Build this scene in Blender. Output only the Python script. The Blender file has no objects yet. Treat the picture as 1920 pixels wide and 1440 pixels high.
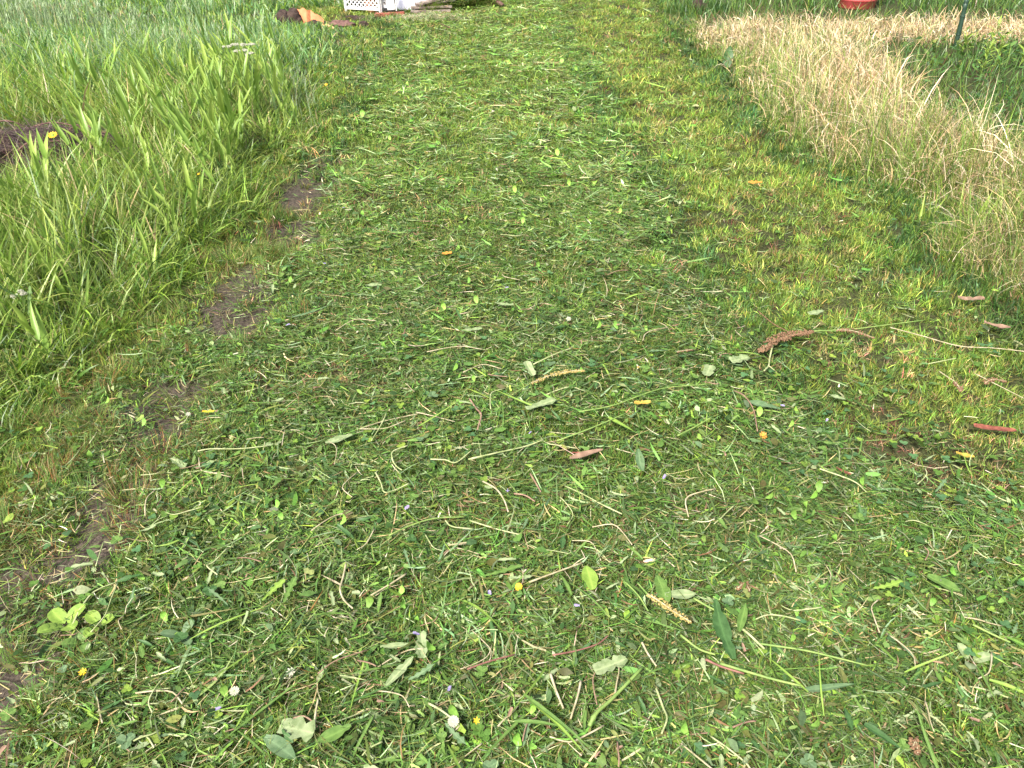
import bpy, math, random
import numpy as np
from mathutils import Vector, Matrix

R = np.random.default_rng(7)
random.seed(7)
rad = math.radians

# ------------------------------------------------------------------ camera, sky, sun, exposure
scene = bpy.context.scene
COL = scene.collection
CAM_H = 1.5
PITCH = rad(34.3)
HFOV = rad(68)
cam_d = bpy.data.cameras.new("camera")
cam_d.sensor_width = 36
cam_d.lens = 18 / math.tan(HFOV / 2)
cam_d.clip_start = 0.05
cam_d.clip_end = 2000
cam = bpy.data.objects.new("camera", cam_d)
COL.objects.link(cam)
cam.location = (0, 0, CAM_H)
cam.rotation_euler = (rad(90) - PITCH, 0, 0)
scene.camera = cam

SUN_EL, SUN_AZ = rad(50), rad(-148)      # azimuth from +y (ahead) towards +x
world = bpy.data.worlds.new("World")
scene.world = world
world.use_nodes = True
nt = world.node_tree
sky = nt.nodes.new("ShaderNodeTexSky")
sky.sky_type = 'NISHITA'
sky.sun_disc = False
sky.sun_elevation = SUN_EL
sky.sun_rotation = SUN_AZ
sky.dust_density = 5.0
sky.ozone_density = 0.3
sky.air_density = 1.0
bg = nt.nodes["Background"]
bg.inputs[1].default_value = 0.09
nt.links.new(sky.outputs[0], bg.inputs[0])

sun_d = bpy.data.lights.new("sun", 'SUN')
sun_d.energy = 3.0
sun_d.angle = rad(12)
sun_d.color = (1.0, 0.965, 0.90)
sun = bpy.data.objects.new("sun", sun_d)
COL.objects.link(sun)
sdir = Vector((math.sin(SUN_AZ) * math.cos(SUN_EL), math.cos(SUN_AZ) * math.cos(SUN_EL), math.sin(SUN_EL)))
sun.rotation_euler = sdir.to_track_quat('Z', 'Y').to_euler()

vs = scene.view_settings
vs.view_transform = 'Standard'
vs.look = 'None'
vs.exposure = 1.6
vs.gamma = 1.0
vs.use_curve_mapping = False
scene.cycles.max_bounces = 6
scene.cycles.diffuse_bounces = 4
scene.cycles.transmission_bounces = 4
scene.cycles.sample_clamp_indirect = 4

# ------------------------------------------------------------------ helpers
FPX = 960 / math.tan(HFOV / 2)


def at(u, v, z=0.0):
    """World point at height z seen at photo pixel (u, v): used to survey where things stand."""
    cx, cy = (u - 960) / FPX, (720 - v) / FPX
    dx = cx
    dy = math.cos(PITCH) + cy * math.sin(PITCH)
    dz = -math.sin(PITCH) + cy * math.cos(PITCH)
    t = (z - CAM_H) / dz
    return Vector((dx * t, dy * t, z))


def _hash(ix, iy, s):
    h = (ix.astype(np.int64) * 374761393 + iy.astype(np.int64) * 668265263 + s * 974634777) & 0x7fffffff
    h = ((h ^ (h >> 13)) * 1274126177) & 0x7fffffff
    return ((h ^ (h >> 16)) & 0xffff) / 65535.0


def vnoise(x, y, f=1.0, s=0):
    x = np.asarray(x, float) * f + 1000.3
    y = np.asarray(y, float) * f + 1000.7
    ix, iy = np.floor(x), np.floor(y)
    fx, fy = x - ix, y - iy
    fx = fx * fx * (3 - 2 * fx)
    fy = fy * fy * (3 - 2 * fy)
    a, b = _hash(ix, iy, s), _hash(ix + 1, iy, s)
    c, d = _hash(ix, iy + 1, s), _hash(ix + 1, iy + 1, s)
    return (a * (1 - fx) + b * fx) * (1 - fy) + (c * (1 - fx) + d * fx) * fy


def fbm(x, y, f=1.0, s=0, o=3):
    v = 0
    a = 0.5
    t = 0
    for i in range(o):
        v = v + a * vnoise(x, y, f * 2 ** i, s + 11 * i)
        t += a
        a *= 0.5
    return v / t


def smooth(a, b, x):
    t = np.clip((x - a) / (b - a), 0, 1)
    return t * t * (3 - 2 * t)


# zone borders (metres; the track runs straight ahead along +y)
def x_left(y):
    return np.interp(y, [0, 1.3, 1.9, 2.2, 2.9, 3.4, 5.2, 8.7, 9.5, 30],
                     [-1.95, -1.62, -1.52, -1.45, -1.35, -1.35, -1.32, -1.5, -1.62, -1.9]) + (vnoise(y, y * 0 + 3, 1.7, 5) - .5) * .22 + (vnoise(y, y * 0 + 3, 6, 15) - .5) * .14


def x_right(y):
    return np.interp(y, [0, 2.6, 3.8, 5.3, 7.9, 9.9, 30], [2.25, 2.08, 2.08, 1.9, 1.88, 2.1, 2.3]) + (vnoise(y, y * 0 + 9, 1.5, 6) - .5) * .25 + (vnoise(y, y * 0 + 9, 5, 16) - .5) * .14


def strip_x(y):
    return np.interp(y, [0, 1.0, 1.35, 1.8, 2.3, 2.85, 3.4, 3.9, 12], [-1.15, -1.2, -1.24, -1.17, -1.2, -1.17, -1.13, -1.12, -1.2]) + (vnoise(y, y * 0 + 1, 2.5, 8) - .5) * .12


def bare(x, y):
    """0..1: how worn down to soil the ground is (the broken rut along the verge)."""
    k = smooth(.27, .47, fbm(x, y, 2.6, 21) + .08 * smooth(2.6, 1.2, y))
    b = np.exp(-(np.abs(x - strip_x(y)) / .17) ** 3) * smooth(5.2, 4.0, y) * k
    return np.clip(b * (.55 + .9 * vnoise(x, y, 13, 23)), 0, 1)


def dead(x, y):
    """0..1: thin turf that has died back to straw."""
    b = 0
    for u, v, rx, ry, k in [(1705, 855, .22, .17, .9), (1625, 655, .18, .12, .6), (560, 725, .25, .12, .6), (1860, 960, .18, .1, .6),
                            (640, 360, .35, .25, .35), (1400, 430, .3, .25, .3), (820, 400, .3, .2, .25), (1210, 560, .3, .12, .25)]:
        c = at(u, v)
        b = b + k * np.exp(-((x - c.x) / rx) ** 2 - ((y - c.y) / ry) ** 2) * (0.2 + 1.5 * vnoise(x, y, 9, 22))
    return np.clip(b, 0, 1)


def track(x, y):
    """0..1: the darker green wheel line between the swath and the lawn strip."""
    c = np.interp(y, [0, 1.2, 2.0, 3.4, 5.5, 9, 14], [1.35, 1.2, .95, .82, .68, .55, .6])
    return np.exp(-((x - c + (fbm(x, y, 1.3, 33) - .5) * .2) / .17) ** 2) * smooth(1.0, 2.0, y) * (.75 + .6 * fbm(x, y, 2.2, 34)) * smooth(11, 6, y)


def clip_amount(x, y):
    """0..1: how thickly cut clippings lie."""
    edge = np.interp(y, [0, 1.4, 2.0, 2.6, 3.4, 5.5, 9, 14], [2.4, 1.6, 1.05, .95, .85, .72, .6, .7]) + (fbm(x, y, 2.2, 31) - .5) * .35
    r = smooth(edge + .12, edge - .18, x)
    l = smooth(x_left(y) - .05, x_left(y) + .45, x)
    return np.clip(r * l, 0.16 * l, 1)


def gh(x, y):
    x = np.asarray(x, float)
    y = np.asarray(y, float)
    d = smooth(60, 20, np.hypot(x, y))
    h = (fbm(x, y, 1.1, 41) - .5) * .05 + (fbm(x, y, 5.5, 42, 2) - .5) * .035
    h = h - .02 * bare(x, y) - .018 * np.exp(-((x - .82) / .14) ** 2) * smooth(2.0, 2.6, y)
    h = h + .05 * smooth(0, .8, x_left(y) - x) + .03 * smooth(0, .8, x - x_right(y))
    return h * d


MATS = {}


def nodes(m):
    m.use_nodes = True
    t = m.node_tree
    t.nodes.clear()
    return t, t.nodes, t.links


def m_blades(name, rough=.45, spec=.4, trans=.4, mott=.35):
    m = bpy.data.materials.new(name)
    t, n, l = nodes(m)
    out = n.new("ShaderNodeOutputMaterial")
    at_ = n.new("ShaderNodeAttribute")
    at_.attribute_name = "Col"
    b = n.new("ShaderNodeBsdfPrincipled")
    b.inputs["Roughness"].default_value = rough
    b.inputs["Specular IOR Level"].default_value = spec
    tc = n.new("ShaderNodeTexCoord")
    ns = n.new("ShaderNodeTexNoise")
    ns.inputs["Scale"].default_value = 160
    ns.inputs["Detail"].default_value = 5
    ns.inputs["Roughness"].default_value = .7
    l.new(tc.outputs["Object"], ns.inputs["Vector"])
    mp = n.new("ShaderNodeMapRange")
    mp.inputs[1].default_value = .3
    mp.inputs[2].default_value = .7
    mp.inputs[3].default_value = 1 - mott
    mp.inputs[4].default_value = 1 + mott * .8
    l.new(ns.outputs["Fac"], mp.inputs[0])
    sc = n.new("ShaderNodeVectorMath")
    sc.operation = 'SCALE'
    l.new(mp.outputs[0], sc.inputs["Scale"])
    l.new(at_.outputs["Color"], sc.inputs[0])
    l.new(sc.outputs[0], b.inputs["Base Color"])
    tr = n.new("ShaderNodeBsdfTranslucent")
    hsv = n.new("ShaderNodeHueSaturation")
    hsv.inputs["Value"].default_value = 1.15
    hsv.inputs["Saturation"].default_value = 1.08
    l.new(sc.outputs[0], hsv.inputs["Color"])
    l.new(hsv.outputs[0], tr.inputs[0])
    mx = n.new("ShaderNodeMixShader")
    mx.inputs[0].default_value = trans
    l.new(b.outputs[0], mx.inputs[1])
    l.new(tr.outputs[0], mx.inputs[2])
    l.new(mx.outputs[0], out.inputs[0])
    MATS[name] = m
    return m


def m_plain(name, c1, c2, scale=30, rough=.6, trans=0.0, spec=.35, bump=0.0, detail=4, metal=0):
    m = bpy.data.materials.new(name)
    t, n, l = nodes(m)
    out = n.new("ShaderNodeOutputMaterial")
    tc = n.new("ShaderNodeTexCoord")
    ns = n.new("ShaderNodeTexNoise")
    ns.inputs["Scale"].default_value = scale
    ns.inputs["Detail"].default_value = detail
    l.new(tc.outputs["Object"], ns.inputs["Vector"])
    rp = n.new("ShaderNodeValToRGB")
    rp.color_ramp.elements[0].position = .35
    rp.color_ramp.elements[1].position = .65
    rp.color_ramp.elements[0].color = (*c1, 1)
    rp.color_ramp.elements[1].color = (*c2, 1)
    l.new(ns.outputs["Fac"], rp.inputs[0])
    b = n.new("ShaderNodeBsdfPrincipled")
    b.inputs["Roughness"].default_value = rough
    b.inputs["Specular IOR Level"].default_value = spec
    b.inputs["Metallic"].default_value = metal
    l.new(rp.outputs[0], b.inputs["Base Color"])
    if bump:
        bp = n.new("ShaderNodeBump")
        bp.inputs["Strength"].default_value = bump
        bp.inputs["Distance"].default_value = .01
        l.new(ns.outputs["Fac"], bp.inputs["Height"])
        l.new(bp.outputs[0], b.inputs["Normal"])
    if trans:
        tr = n.new("ShaderNodeBsdfTranslucent")
        l.new(rp.outputs[0], tr.inputs[0])
        mx = n.new("ShaderNodeMixShader")
        mx.inputs[0].default_value = trans
        l.new(b.outputs[0], mx.inputs[1])
        l.new(tr.outputs[0], mx.inputs[2])
        l.new(mx.outputs[0], out.inputs[0])
    else:
        l.new(b.outputs[0], out.inputs[0])
    MATS[name] = m
    return m


def m_leaf(name, c1, c2, scale=60, rough=.55, trans=.25, spec=.3, rib=(1.6, 1.5, 1.6)):
    m = m_plain(name, c1, c2, scale, rough, trans, spec, detail=6)
    t, n, l = m.node_tree, m.node_tree.nodes, m.node_tree.links
    rp = [q for q in n if q.type == 'VALTORGB'][0]
    at_ = n.new("ShaderNodeAttribute")
    at_.attribute_name = "rib"
    pw = n.new("ShaderNodeMath")
    pw.operation = 'POWER'
    pw.inputs[1].default_value = 3.0
    l.new(at_.outputs["Fac"], pw.inputs[0])
    mx = n.new("ShaderNodeMix")
    mx.data_type = 'RGBA'
    mid = [min(.8, (a + b) / 2 * k) for a, b, k in zip(c1, c2, rib)]
    mx.inputs["B"].default_value = (*mid, 1)
    l.new(pw.outputs[0], mx.inputs["Factor"])
    tgt = [k.to_socket for k in rp.outputs[0].links]
    l.new(rp.outputs[0], mx.inputs["A"])
    for k in tgt:
        l.new(mx.outputs["Result"], k)
    return m


def raw_mesh(name, verts, loops, starts, totals, cols=None, mat=None, smooth_=False):
    me = bpy.data.meshes.new(name)
    me.vertices.add(len(verts))
    me.vertices.foreach_set("co", np.ascontiguousarray(verts, np.float32).ravel())
    me.loops.add(len(loops))
    me.loops.foreach_set("vertex_index", np.ascontiguousarray(loops, np.int32))
    me.polygons.add(len(starts))
    me.polygons.foreach_set("loop_start", np.ascontiguousarray(starts, np.int32))
    me.polygons.foreach_set("loop_total", np.ascontiguousarray(totals, np.int32))
    if smooth_:
        me.polygons.foreach_set("use_smooth", np.ones(len(starts), bool))
    me.update(calc_edges=True)
    if cols is not None:
        a = me.color_attributes.new("Col", 'FLOAT_COLOR', 'POINT')
        c4 = np.ones((len(verts), 4), np.float32)
        c4[:, :3] = cols
        a.data.foreach_set("color", c4.ravel())
    if mat:
        me.materials.append(mat)
    return me


class Blades:
    """Collects many blades (tapered ribbons) into arrays; build() links them as one object."""

    def __init__(self):
        self.v, self.c, self.l, self.tot = [], [], [], []
        self.nv = 0
        self.tris = 0

    def add(self, P, L, W, az, lean, curve, col, segs=3, lat=0., roll=0., prof='grass', floor=None, base_col=None):
        n = len(P)
        if n == 0:
            return
        K = segs
        L, W, az, lean, curve, lat, roll = [np.broadcast_to(np.asarray(a, float), (n,)) for a in (L, W, az, lean, curve, lat, roll)]
        t = np.linspace(0, 1, K + 1)
        if prof == 'grass':
            w = np.clip(.65 + 1.5 * t, 0, 1) * (1 - t ** 2.2)
        elif prof == 'stalk':
            w = 1 - .5 * t
        elif prof == 'torn':
            w = np.array([.45, .9, 1., .85, .6, .4])[:K + 1]
        else:
            w = np.sin(np.pi * np.clip(t * .92 + .06, 0, 1)) ** .8
        w = np.broadcast_to(w, (n, K + 1))
        if prof == 'torn':
            w = w * R.uniform(.45, 1.25, (n, K + 1))
        V = np.empty((n, 2 * K + 1, 3))
        pos = P.astype(float).copy()
        for i in range(K + 1):
            tm = t[i]
            th = lean + curve * tm ** 1.3
            a = az + lat * tm
            d = np.stack([np.sin(th) * np.cos(a), np.sin(th) * np.sin(a), np.cos(th)], 1)
            h = np.stack([-np.sin(a), np.cos(a), np.zeros(n)], 1)
            nn = np.cross(d, h)
            side = h * np.cos(roll)[:, None] + nn * np.sin(roll)[:, None]
            if i < K:
                s = side * (W * w[:, i] * .5)[:, None]
                V[:, 2 * i] = pos - s
                V[:, 2 * i + 1] = pos + s
                th2 = lean + curve * ((t[i] + t[i + 1]) / 2) ** 1.3
                a2 = az + lat * (t[i] + t[i + 1]) / 2
                d2 = np.stack([np.sin(th2) * np.cos(a2), np.sin(th2) * np.sin(a2), np.cos(th2)], 1)
                pos = pos + d2 * (L / K)[:, None]
            else:
                V[:, 2 * K] = pos
        if floor is not None:
            V[:, :, 2] = np.maximum(V[:, :, 2], np.asarray(floor)[:, None] + .002)
        base = self.nv + np.arange(n)[:, None] * (2 * K + 1)
        for i in range(K - 1):
            q = np.array([2 * i, 2 * i + 1, 2 * i + 3, 2 * i + 2])
            self.l.append((base + q[None]).ravel())
            self.tot.append(np.full(n, 4))
        q = np.array([2 * K - 2, 2 * K - 1, 2 * K])
        self.l.append((base + q[None]).ravel())
        self.tot.append(np.full(n, 3))
        C = np.repeat(np.asarray(col)[:, None, :], 2 * K + 1, 1)
        if base_col is not None:
            tt = np.repeat(t, 2)[:2 * K + 1]
            k = np.clip(1 - tt * 2.2, 0, 1)[None, :, None]
            C = C * (1 - k) + np.asarray(base_col)[None, None, :] * k
        self.v.append(V.reshape(-1, 3))
        self.c.append(C.reshape(-1, 3))
        self.nv += n * (2 * K + 1)
        self.tris += n * (2 * K - 1)

    def build(self, name, mat, label, cat):
        tot = np.concatenate(self.tot)
        st = np.concatenate([[0], np.cumsum(tot)[:-1]])
        me = raw_mesh(name, np.concatenate(self.v), np.concatenate(self.l), st, tot, np.concatenate(self.c), mat)
        o = bpy.data.objects.new(name, me)
        COL.objects.link(o)
        o["kind"] = "stuff"
        o["label"] = label
        o["category"] = cat
        print("stuff", name, self.tris)
        return o


def scatter(x0, x1, y0, y1, D, step=.4, keep=None):
    """Random ground points; D(distance) is the density per square metre; keep(x,y) in 0..1."""
    xs, ys = [], []
    y = y0
    while y < y1:
        yy = min(y + step, y1)
        xa, xb = x0, x1
        half = 1.3 + .86 * yy                       # what a viewer a step or so to either side still sees
        xa, xb = max(xa, -half), min(xb, half)
        if xb > xa:
            d = max(.6, math.hypot((y + yy) / 2, CAM_H))
            n = int(D(d) * (xb - xa) * (yy - y))
            xs.append(R.uniform(xa, xb, n))
            ys.append(R.uniform(y, yy, n))
        y = yy
    x, y = np.concatenate(xs), np.concatenate(ys)
    if keep is not None:
        k = R.random(len(x)) < keep(x, y)
        x, y = x[k], y[k]
    return x, y


def pick(pal, wts, n, jit=.18):
    pal = np.array(pal, float)
    w = np.array(wts, float)
    c = pal[R.choice(len(pal), n, p=w / w.sum())]
    c = c * np.exp(R.normal(0, jit, (n, 1))) * np.exp(R.normal(0, jit * .22, (n, 3)))
    return np.clip(c, .003, .85)


def P3(x, y, dz=0.):
    return np.stack([x, y, gh(x, y) + dz], 1)


G_MID, G_BRI, G_DRK, G_BLU = (.10, .19, .035), (.19, .29, .045), (.045, .10, .022), (.08, .17, .065)
OLIVE, PALE, STRAW, WHITE, BROWN, RUST = (.16, .19, .045), (.33, .42, .20), (.42, .34, .17), (.62, .55, .38), (.14, .085, .045), (.25, .12, .04)
LIME = (.24, .31, .07)
C_MID, C_OLI, C_BLU, C_PAL = (.085, .15, .032), (.125, .14, .038), (.075, .135, .05), (.24, .29, .14)      # wilting cut grass

# ------------------------------------------------------------------ ground
def build_ground():
    xs = np.concatenate([-np.geomspace(400, 7.2, 26), np.arange(-7, 7.01, .08), np.geomspace(7.2, 400, 26)])
    ys = np.concatenate([-np.geomspace(300, 1.2, 20), np.arange(-1, 12.01, .08), np.geomspace(12.2, 500, 28)])
    X, Y = np.meshgrid(xs, ys)
    Z = gh(X.ravel(), Y.ravel())
    V = np.stack([X.ravel(), Y.ravel(), Z], 1)
    nx, ny = len(xs), len(ys)
    i = (np.arange(ny - 1)[:, None] * nx + np.arange(nx - 1)[None]).ravel()
    q = np.stack([i, i + 1, i + nx + 1, i + nx], 1)
    x, y = V[:, 0], V[:, 1]
    b = bare(x, y)
    soil = np.array((.060, .048, .038))
    thatch = np.array((.038, .042, .016))
    k = np.clip(b * 1.3, 0, 1)[:, None]
    c = thatch * (1 - k) + soil * k
    n = (.7 + .6 * fbm(x, y, 4, 55))[:, None]
    dry = (smooth(-.1, .3, x - x_right(y)) * smooth(1.6, 1.0, x - x_right(y)))[:, None]
    c = (c * (1 - dry * .6) + np.array((.09, .07, .035)) * dry * .6) * n
    me = raw_mesh("ground", V, q.ravel(), np.arange(len(q)) * 4, np.full(len(q), 4), c, None, True)
    m = bpy.data.materials.new("soil_and_thatch")
    t, nd, l = nodes(m)
    out = nd.new("ShaderNodeOutputMaterial")
    a = nd.new("ShaderNodeAttribute")
    a.attribute_name = "Col"
    ns = nd.new("ShaderNodeTexNoise")
    ns.inputs["Scale"].default_value = 90
    ns.inputs["Detail"].default_value = 8
    tc = nd.new("ShaderNodeTexCoord")
    l.new(tc.outputs["Object"], ns.inputs["Vector"])
    mp = nd.new("ShaderNodeMapRange")
    mp.inputs[1].default_value = .3
    mp.inputs[2].default_value = .7
    mp.inputs[3].default_value = .45
    mp.inputs[4].default_value = 1.7
    l.new(ns.outputs["Fac"], mp.inputs[0])
    mu = nd.new("ShaderNodeVectorMath")
    mu.operation = 'SCALE'
    l.new(a.outputs["Color"], mu.inputs[0])
    l.new(mp.outputs[0], mu.inputs["Scale"])
    p = nd.new("ShaderNodeBsdfPrincipled")
    p.inputs["Roughness"].default_value = .95
    p.inputs["Specular IOR Level"].default_value = .15
    l.new(mu.outputs[0], p.inputs["Base Color"])
    bp = nd.new("ShaderNodeBump")
    bp.inputs["Strength"].default_value = .8
    bp.inputs["Distance"].default_value = .012
    l.new(ns.outputs["Fac"], bp.inputs["Height"])
    l.new(bp.outputs[0], p.inputs["Normal"])
    l.new(p.outputs[0], out.inputs[0])
    me.materials.append(m)
    o = bpy.data.objects.new("ground", me)
    COL.objects.link(o)
    o["kind"] = "structure"
    o["label"] = "dark soil and thatch of the field under the grass"


build_ground()

# ------------------------------------------------------------------ grass and clippings (stuff)
M_TURF = m_blades("mown_blade", .6, .25, .35)
M_CLIP = m_blades("cut_blade", .58, .28, .25)
M_TALL = m_blades("meadow_blade", .4, .45, .42)
M_DRY = m_blades("straw_blade", .55, .3, .25)


def in_path(x, y):
    a = (x > x_left(y) - .25) & (x < x_right(y) + .12)
    yard = (y > 9.45) & (y < 10.35) & (x > -2.6) & (x < 2.1)
    near = (y < 1.75) & (x < 0)
    return a | yard | near


def in_meadow(x, y):
    yard = (y > 9.5) & (y < 10.3) & (x > -2.55)
    return (x < x_left(y)) & ~yard & (y > 1.45)


def in_dry(x, y):
    w = np.interp(y, [0, 3, 5, 7, 9], [1.3, 1.05, 1.0, 1.2, 1.3]) + (fbm(x, y, 1.5, 61) - .5) * .5
    a = (x > x_right(y)) & (x < x_right(y) + w) & (y < 8.8)
    b = (x > x_right(y) + .1) & (y > 8.05 + (fbm(x, y, 1.1, 62) - .5) * .5) & (y < 9.2)
    return a | b


TUB = at(1616, 24)


def in_plot(x, y):
    k = (np.abs(x - TUB.x) < .4) & (y > TUB.y - .45) & (y < TUB.y + .2)
    return ~k & (x > x_right(y) + .75) & ~in_dry(x, y) | ~k & ((x > x_right(y)) & (y > 9.5))


def m_instanced(name, rough=.6, spec=.25, trans=.3):
    m = m_blades(name, rough, spec, trans)
    t, n, l = m.node_tree, m.node_tree.nodes, m.node_tree.links
    at_ = [q for q in n if q.type == 'ATTRIBUTE'][0]
    ti = n.new("ShaderNodeAttribute")
    ti.attribute_type = 'INSTANCER'
    ti.attribute_name = "tint"
    mu = n.new("ShaderNodeVectorMath")
    mu.operation = 'MULTIPLY'
    tg = [k.to_socket for k in at_.outputs["Color"].links]
    l.new(at_.outputs["Color"], mu.inputs[0])
    l.new(ti.outputs["Vector"], mu.inputs[1])
    for k in tg:
        l.new(mu.outputs[0], k)
    return m


def template(B, name, mat, coll):
    tot = np.concatenate(B.tot)
    st = np.concatenate([[0], np.cumsum(tot)[:-1]])
    me = raw_mesh(name, np.concatenate(B.v), np.concatenate(B.l), st, tot, np.concatenate(B.c), mat)
    coll.objects.link(bpy.data.objects.new(name, me))


def spread(name, P, rot, scl, idx, tint, coll, label, cat):
    """One stuff object: real tufts set out by geometry nodes on the given points."""
    n = len(P)
    me = bpy.data.meshes.new(name)
    me.vertices.add(n)
    me.vertices.foreach_set("co", np.ascontiguousarray(P, np.float32).ravel())
    for nm, ty, key, arr in (("rot", 'FLOAT_VECTOR', "vector", rot), ("scl", 'FLOAT_VECTOR', "vector", scl), ("tint", 'FLOAT_VECTOR', "vector", tint), ("idx", 'INT', "value", idx)):
        a_ = me.attributes.new(nm, ty, 'POINT')
        a_.data.foreach_set(key, np.ascontiguousarray(arr, np.int32 if ty == 'INT' else np.float32).ravel())
    o = bpy.data.objects.new(name, me)
    COL.objects.link(o)
    g = bpy.data.node_groups.new(name, 'GeometryNodeTree')
    g.interface.new_socket("Geometry", in_out='INPUT', socket_type='NodeSocketGeometry')
    g.interface.new_socket("Geometry", in_out='OUTPUT', socket_type='NodeSocketGeometry')
    N, Lk = g.nodes, g.links
    gi, go = N.new("NodeGroupInput"), N.new("NodeGroupOutput")
    ci = N.new("GeometryNodeCollectionInfo")
    ci.inputs["Collection"].default_value = coll
    ci.inputs["Separate Children"].default_value = True
    ci.inputs["Reset Children"].default_value = True
    ip = N.new("GeometryNodeInstanceOnPoints")
    ip.inputs["Pick Instance"].default_value = True

    def attr(nm, ty):
        q = N.new("GeometryNodeInputNamedAttribute")
        q.data_type = ty
        q.inputs["Name"].default_value = nm
        return q.outputs["Attribute"]
    Lk.new(gi.outputs[0], ip.inputs["Points"])
    Lk.new(ci.outputs[0], ip.inputs["Instance"])
    Lk.new(attr("idx", 'INT'), ip.inputs["Instance Index"])
    er = N.new("FunctionNodeEulerToRotation")
    Lk.new(attr("rot", 'FLOAT_VECTOR'), er.inputs[0])
    Lk.new(er.outputs[0], ip.inputs["Rotation"])
    Lk.new(attr("scl", 'FLOAT_VECTOR'), ip.inputs["Scale"])
    Lk.new(ip.outputs[0], go.inputs[0])
    o.modifiers.new("tufts", 'NODES').node_group = g
    o["kind"] = "stuff"
    o["label"] = label
    o["category"] = cat
    print("stuff instances", name, n)
    return o


M_TUFT = m_instanced("turf_tuft", .55, .3, .38)
M_MAT = m_instanced("clipping_mat", .58, .28, .25)


def build_turf():
    coll = bpy.data.collections.new("turf_templates")
    NT = 12
    for k in range(NT):
        B = Blades()
        n = 26
        a = R.uniform(0, 6.283, n)
        r = .024 * np.sqrt(R.random(n))
        c = np.exp(R.normal(0, .3, (n, 1))) * np.exp(R.normal(0, .12, (n, 3)))
        dry = R.random(n) < .1
        c[dry] *= np.array((2.2, 1.25, 1.6))
        P = np.stack([r * np.cos(a), r * np.sin(a), np.full(n, -.004)], 1)
        B.add(P, R.uniform(.016, .05, n), R.uniform(.0018, .0042, n), R.uniform(0, 6.283, n), np.abs(R.normal(.45, .4, n)), R.uniform(-.2, 1.3, n), c, segs=2 + (k % 2), roll=R.normal(0, .6, n))
        template(B, "tuft", M_TUFT, coll)
    x, y = scatter(-8, 3.3, .15, 14, lambda d: 1900 * min(1, (2.1 / d) ** 1.45), keep=lambda x, y: in_path(x, y) * (1 - .97 * bare(x, y)) * (1 - .35 * dead(x, y)) * (.55 + .6 * fbm(x, y, 2.5, 71)))
    n = len(x)
    d = np.hypot(np.hypot(x, y), CAM_H)
    ca = clip_amount(x, y)
    lawn = 1 - ca
    f = fbm(x, y, 1.6, 72)
    f2 = fbm(x, y, 7, 73, 2)
    tr = np.clip(track(x, y), 0, 1)
    warm = np.clip(lawn * .85 + .7 * (f - .42) + .4 * smooth(2.6, 6, y), 0, 1) * (1 - .9 * tr)  # the distance term paints the far track's brighter light into the tufts
    c1 = pick([G_MID, G_BRI, G_DRK, OLIVE], [4, 3.4, 1.5, .8], n)
    c2 = pick([G_BRI, LIME, OLIVE, G_MID, STRAW], [3.4, 1.9, 1.3, 2.6, .8], n)
    c = np.where((R.random(n) < warm)[:, None], c2, c1)
    mean1 = np.array([.115, .205, .036])
    mean2 = np.array([.19, .265, .052])
    c = .6 * c + .4 * (mean1 * (1 - warm[:, None]) + mean2 * warm[:, None])
    edge = np.exp(-((x - x_right(y) + .12) / .2) ** 2) + np.exp(-((x - x_left(y) - .2) / .18) ** 2) * smooth(3, 4, y)  # verge shade painted as darker green along both track edges
    dk = np.clip(.75 * np.clip(edge, 0, 1) + .6 * tr, 0, .92)
    c3 = pick([G_DRK, G_BLU, G_MID], [3, 1.0, 1.6], n)
    c = np.where((R.random(n) < dk)[:, None], c3, c)
    dd = R.random(n) < .03 + .75 * dead(x, y) + .3 * bare(x, y)
    c[dd] = pick([BROWN, STRAW, (.24, .17, .09), OLIVE], [2.2, 1.4, 2, 1.2], dd.sum())
    c = c * np.exp(.85 * (f2 - .5))[:, None]
    s_ = np.clip(d / 3.4, .9, 2.1) * R.uniform(.8, 1.25, n)
    sz = np.clip(s_, .6, 1.25) * (.6 + .8 * f2) * (1 + .55 * np.clip(edge, 0, 1)) * (1 - .35 * dead(x, y))
    rot = np.stack([R.normal(0, .18, n), R.normal(0, .18, n), R.uniform(0, 6.283, n)], 1)
    spread("mown_turf", P3(x, y), rot, np.stack([s_, s_, sz], 1), R.integers(0, NT, n), c, coll, "short mown grass growing along the whole track", "grass")


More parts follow.
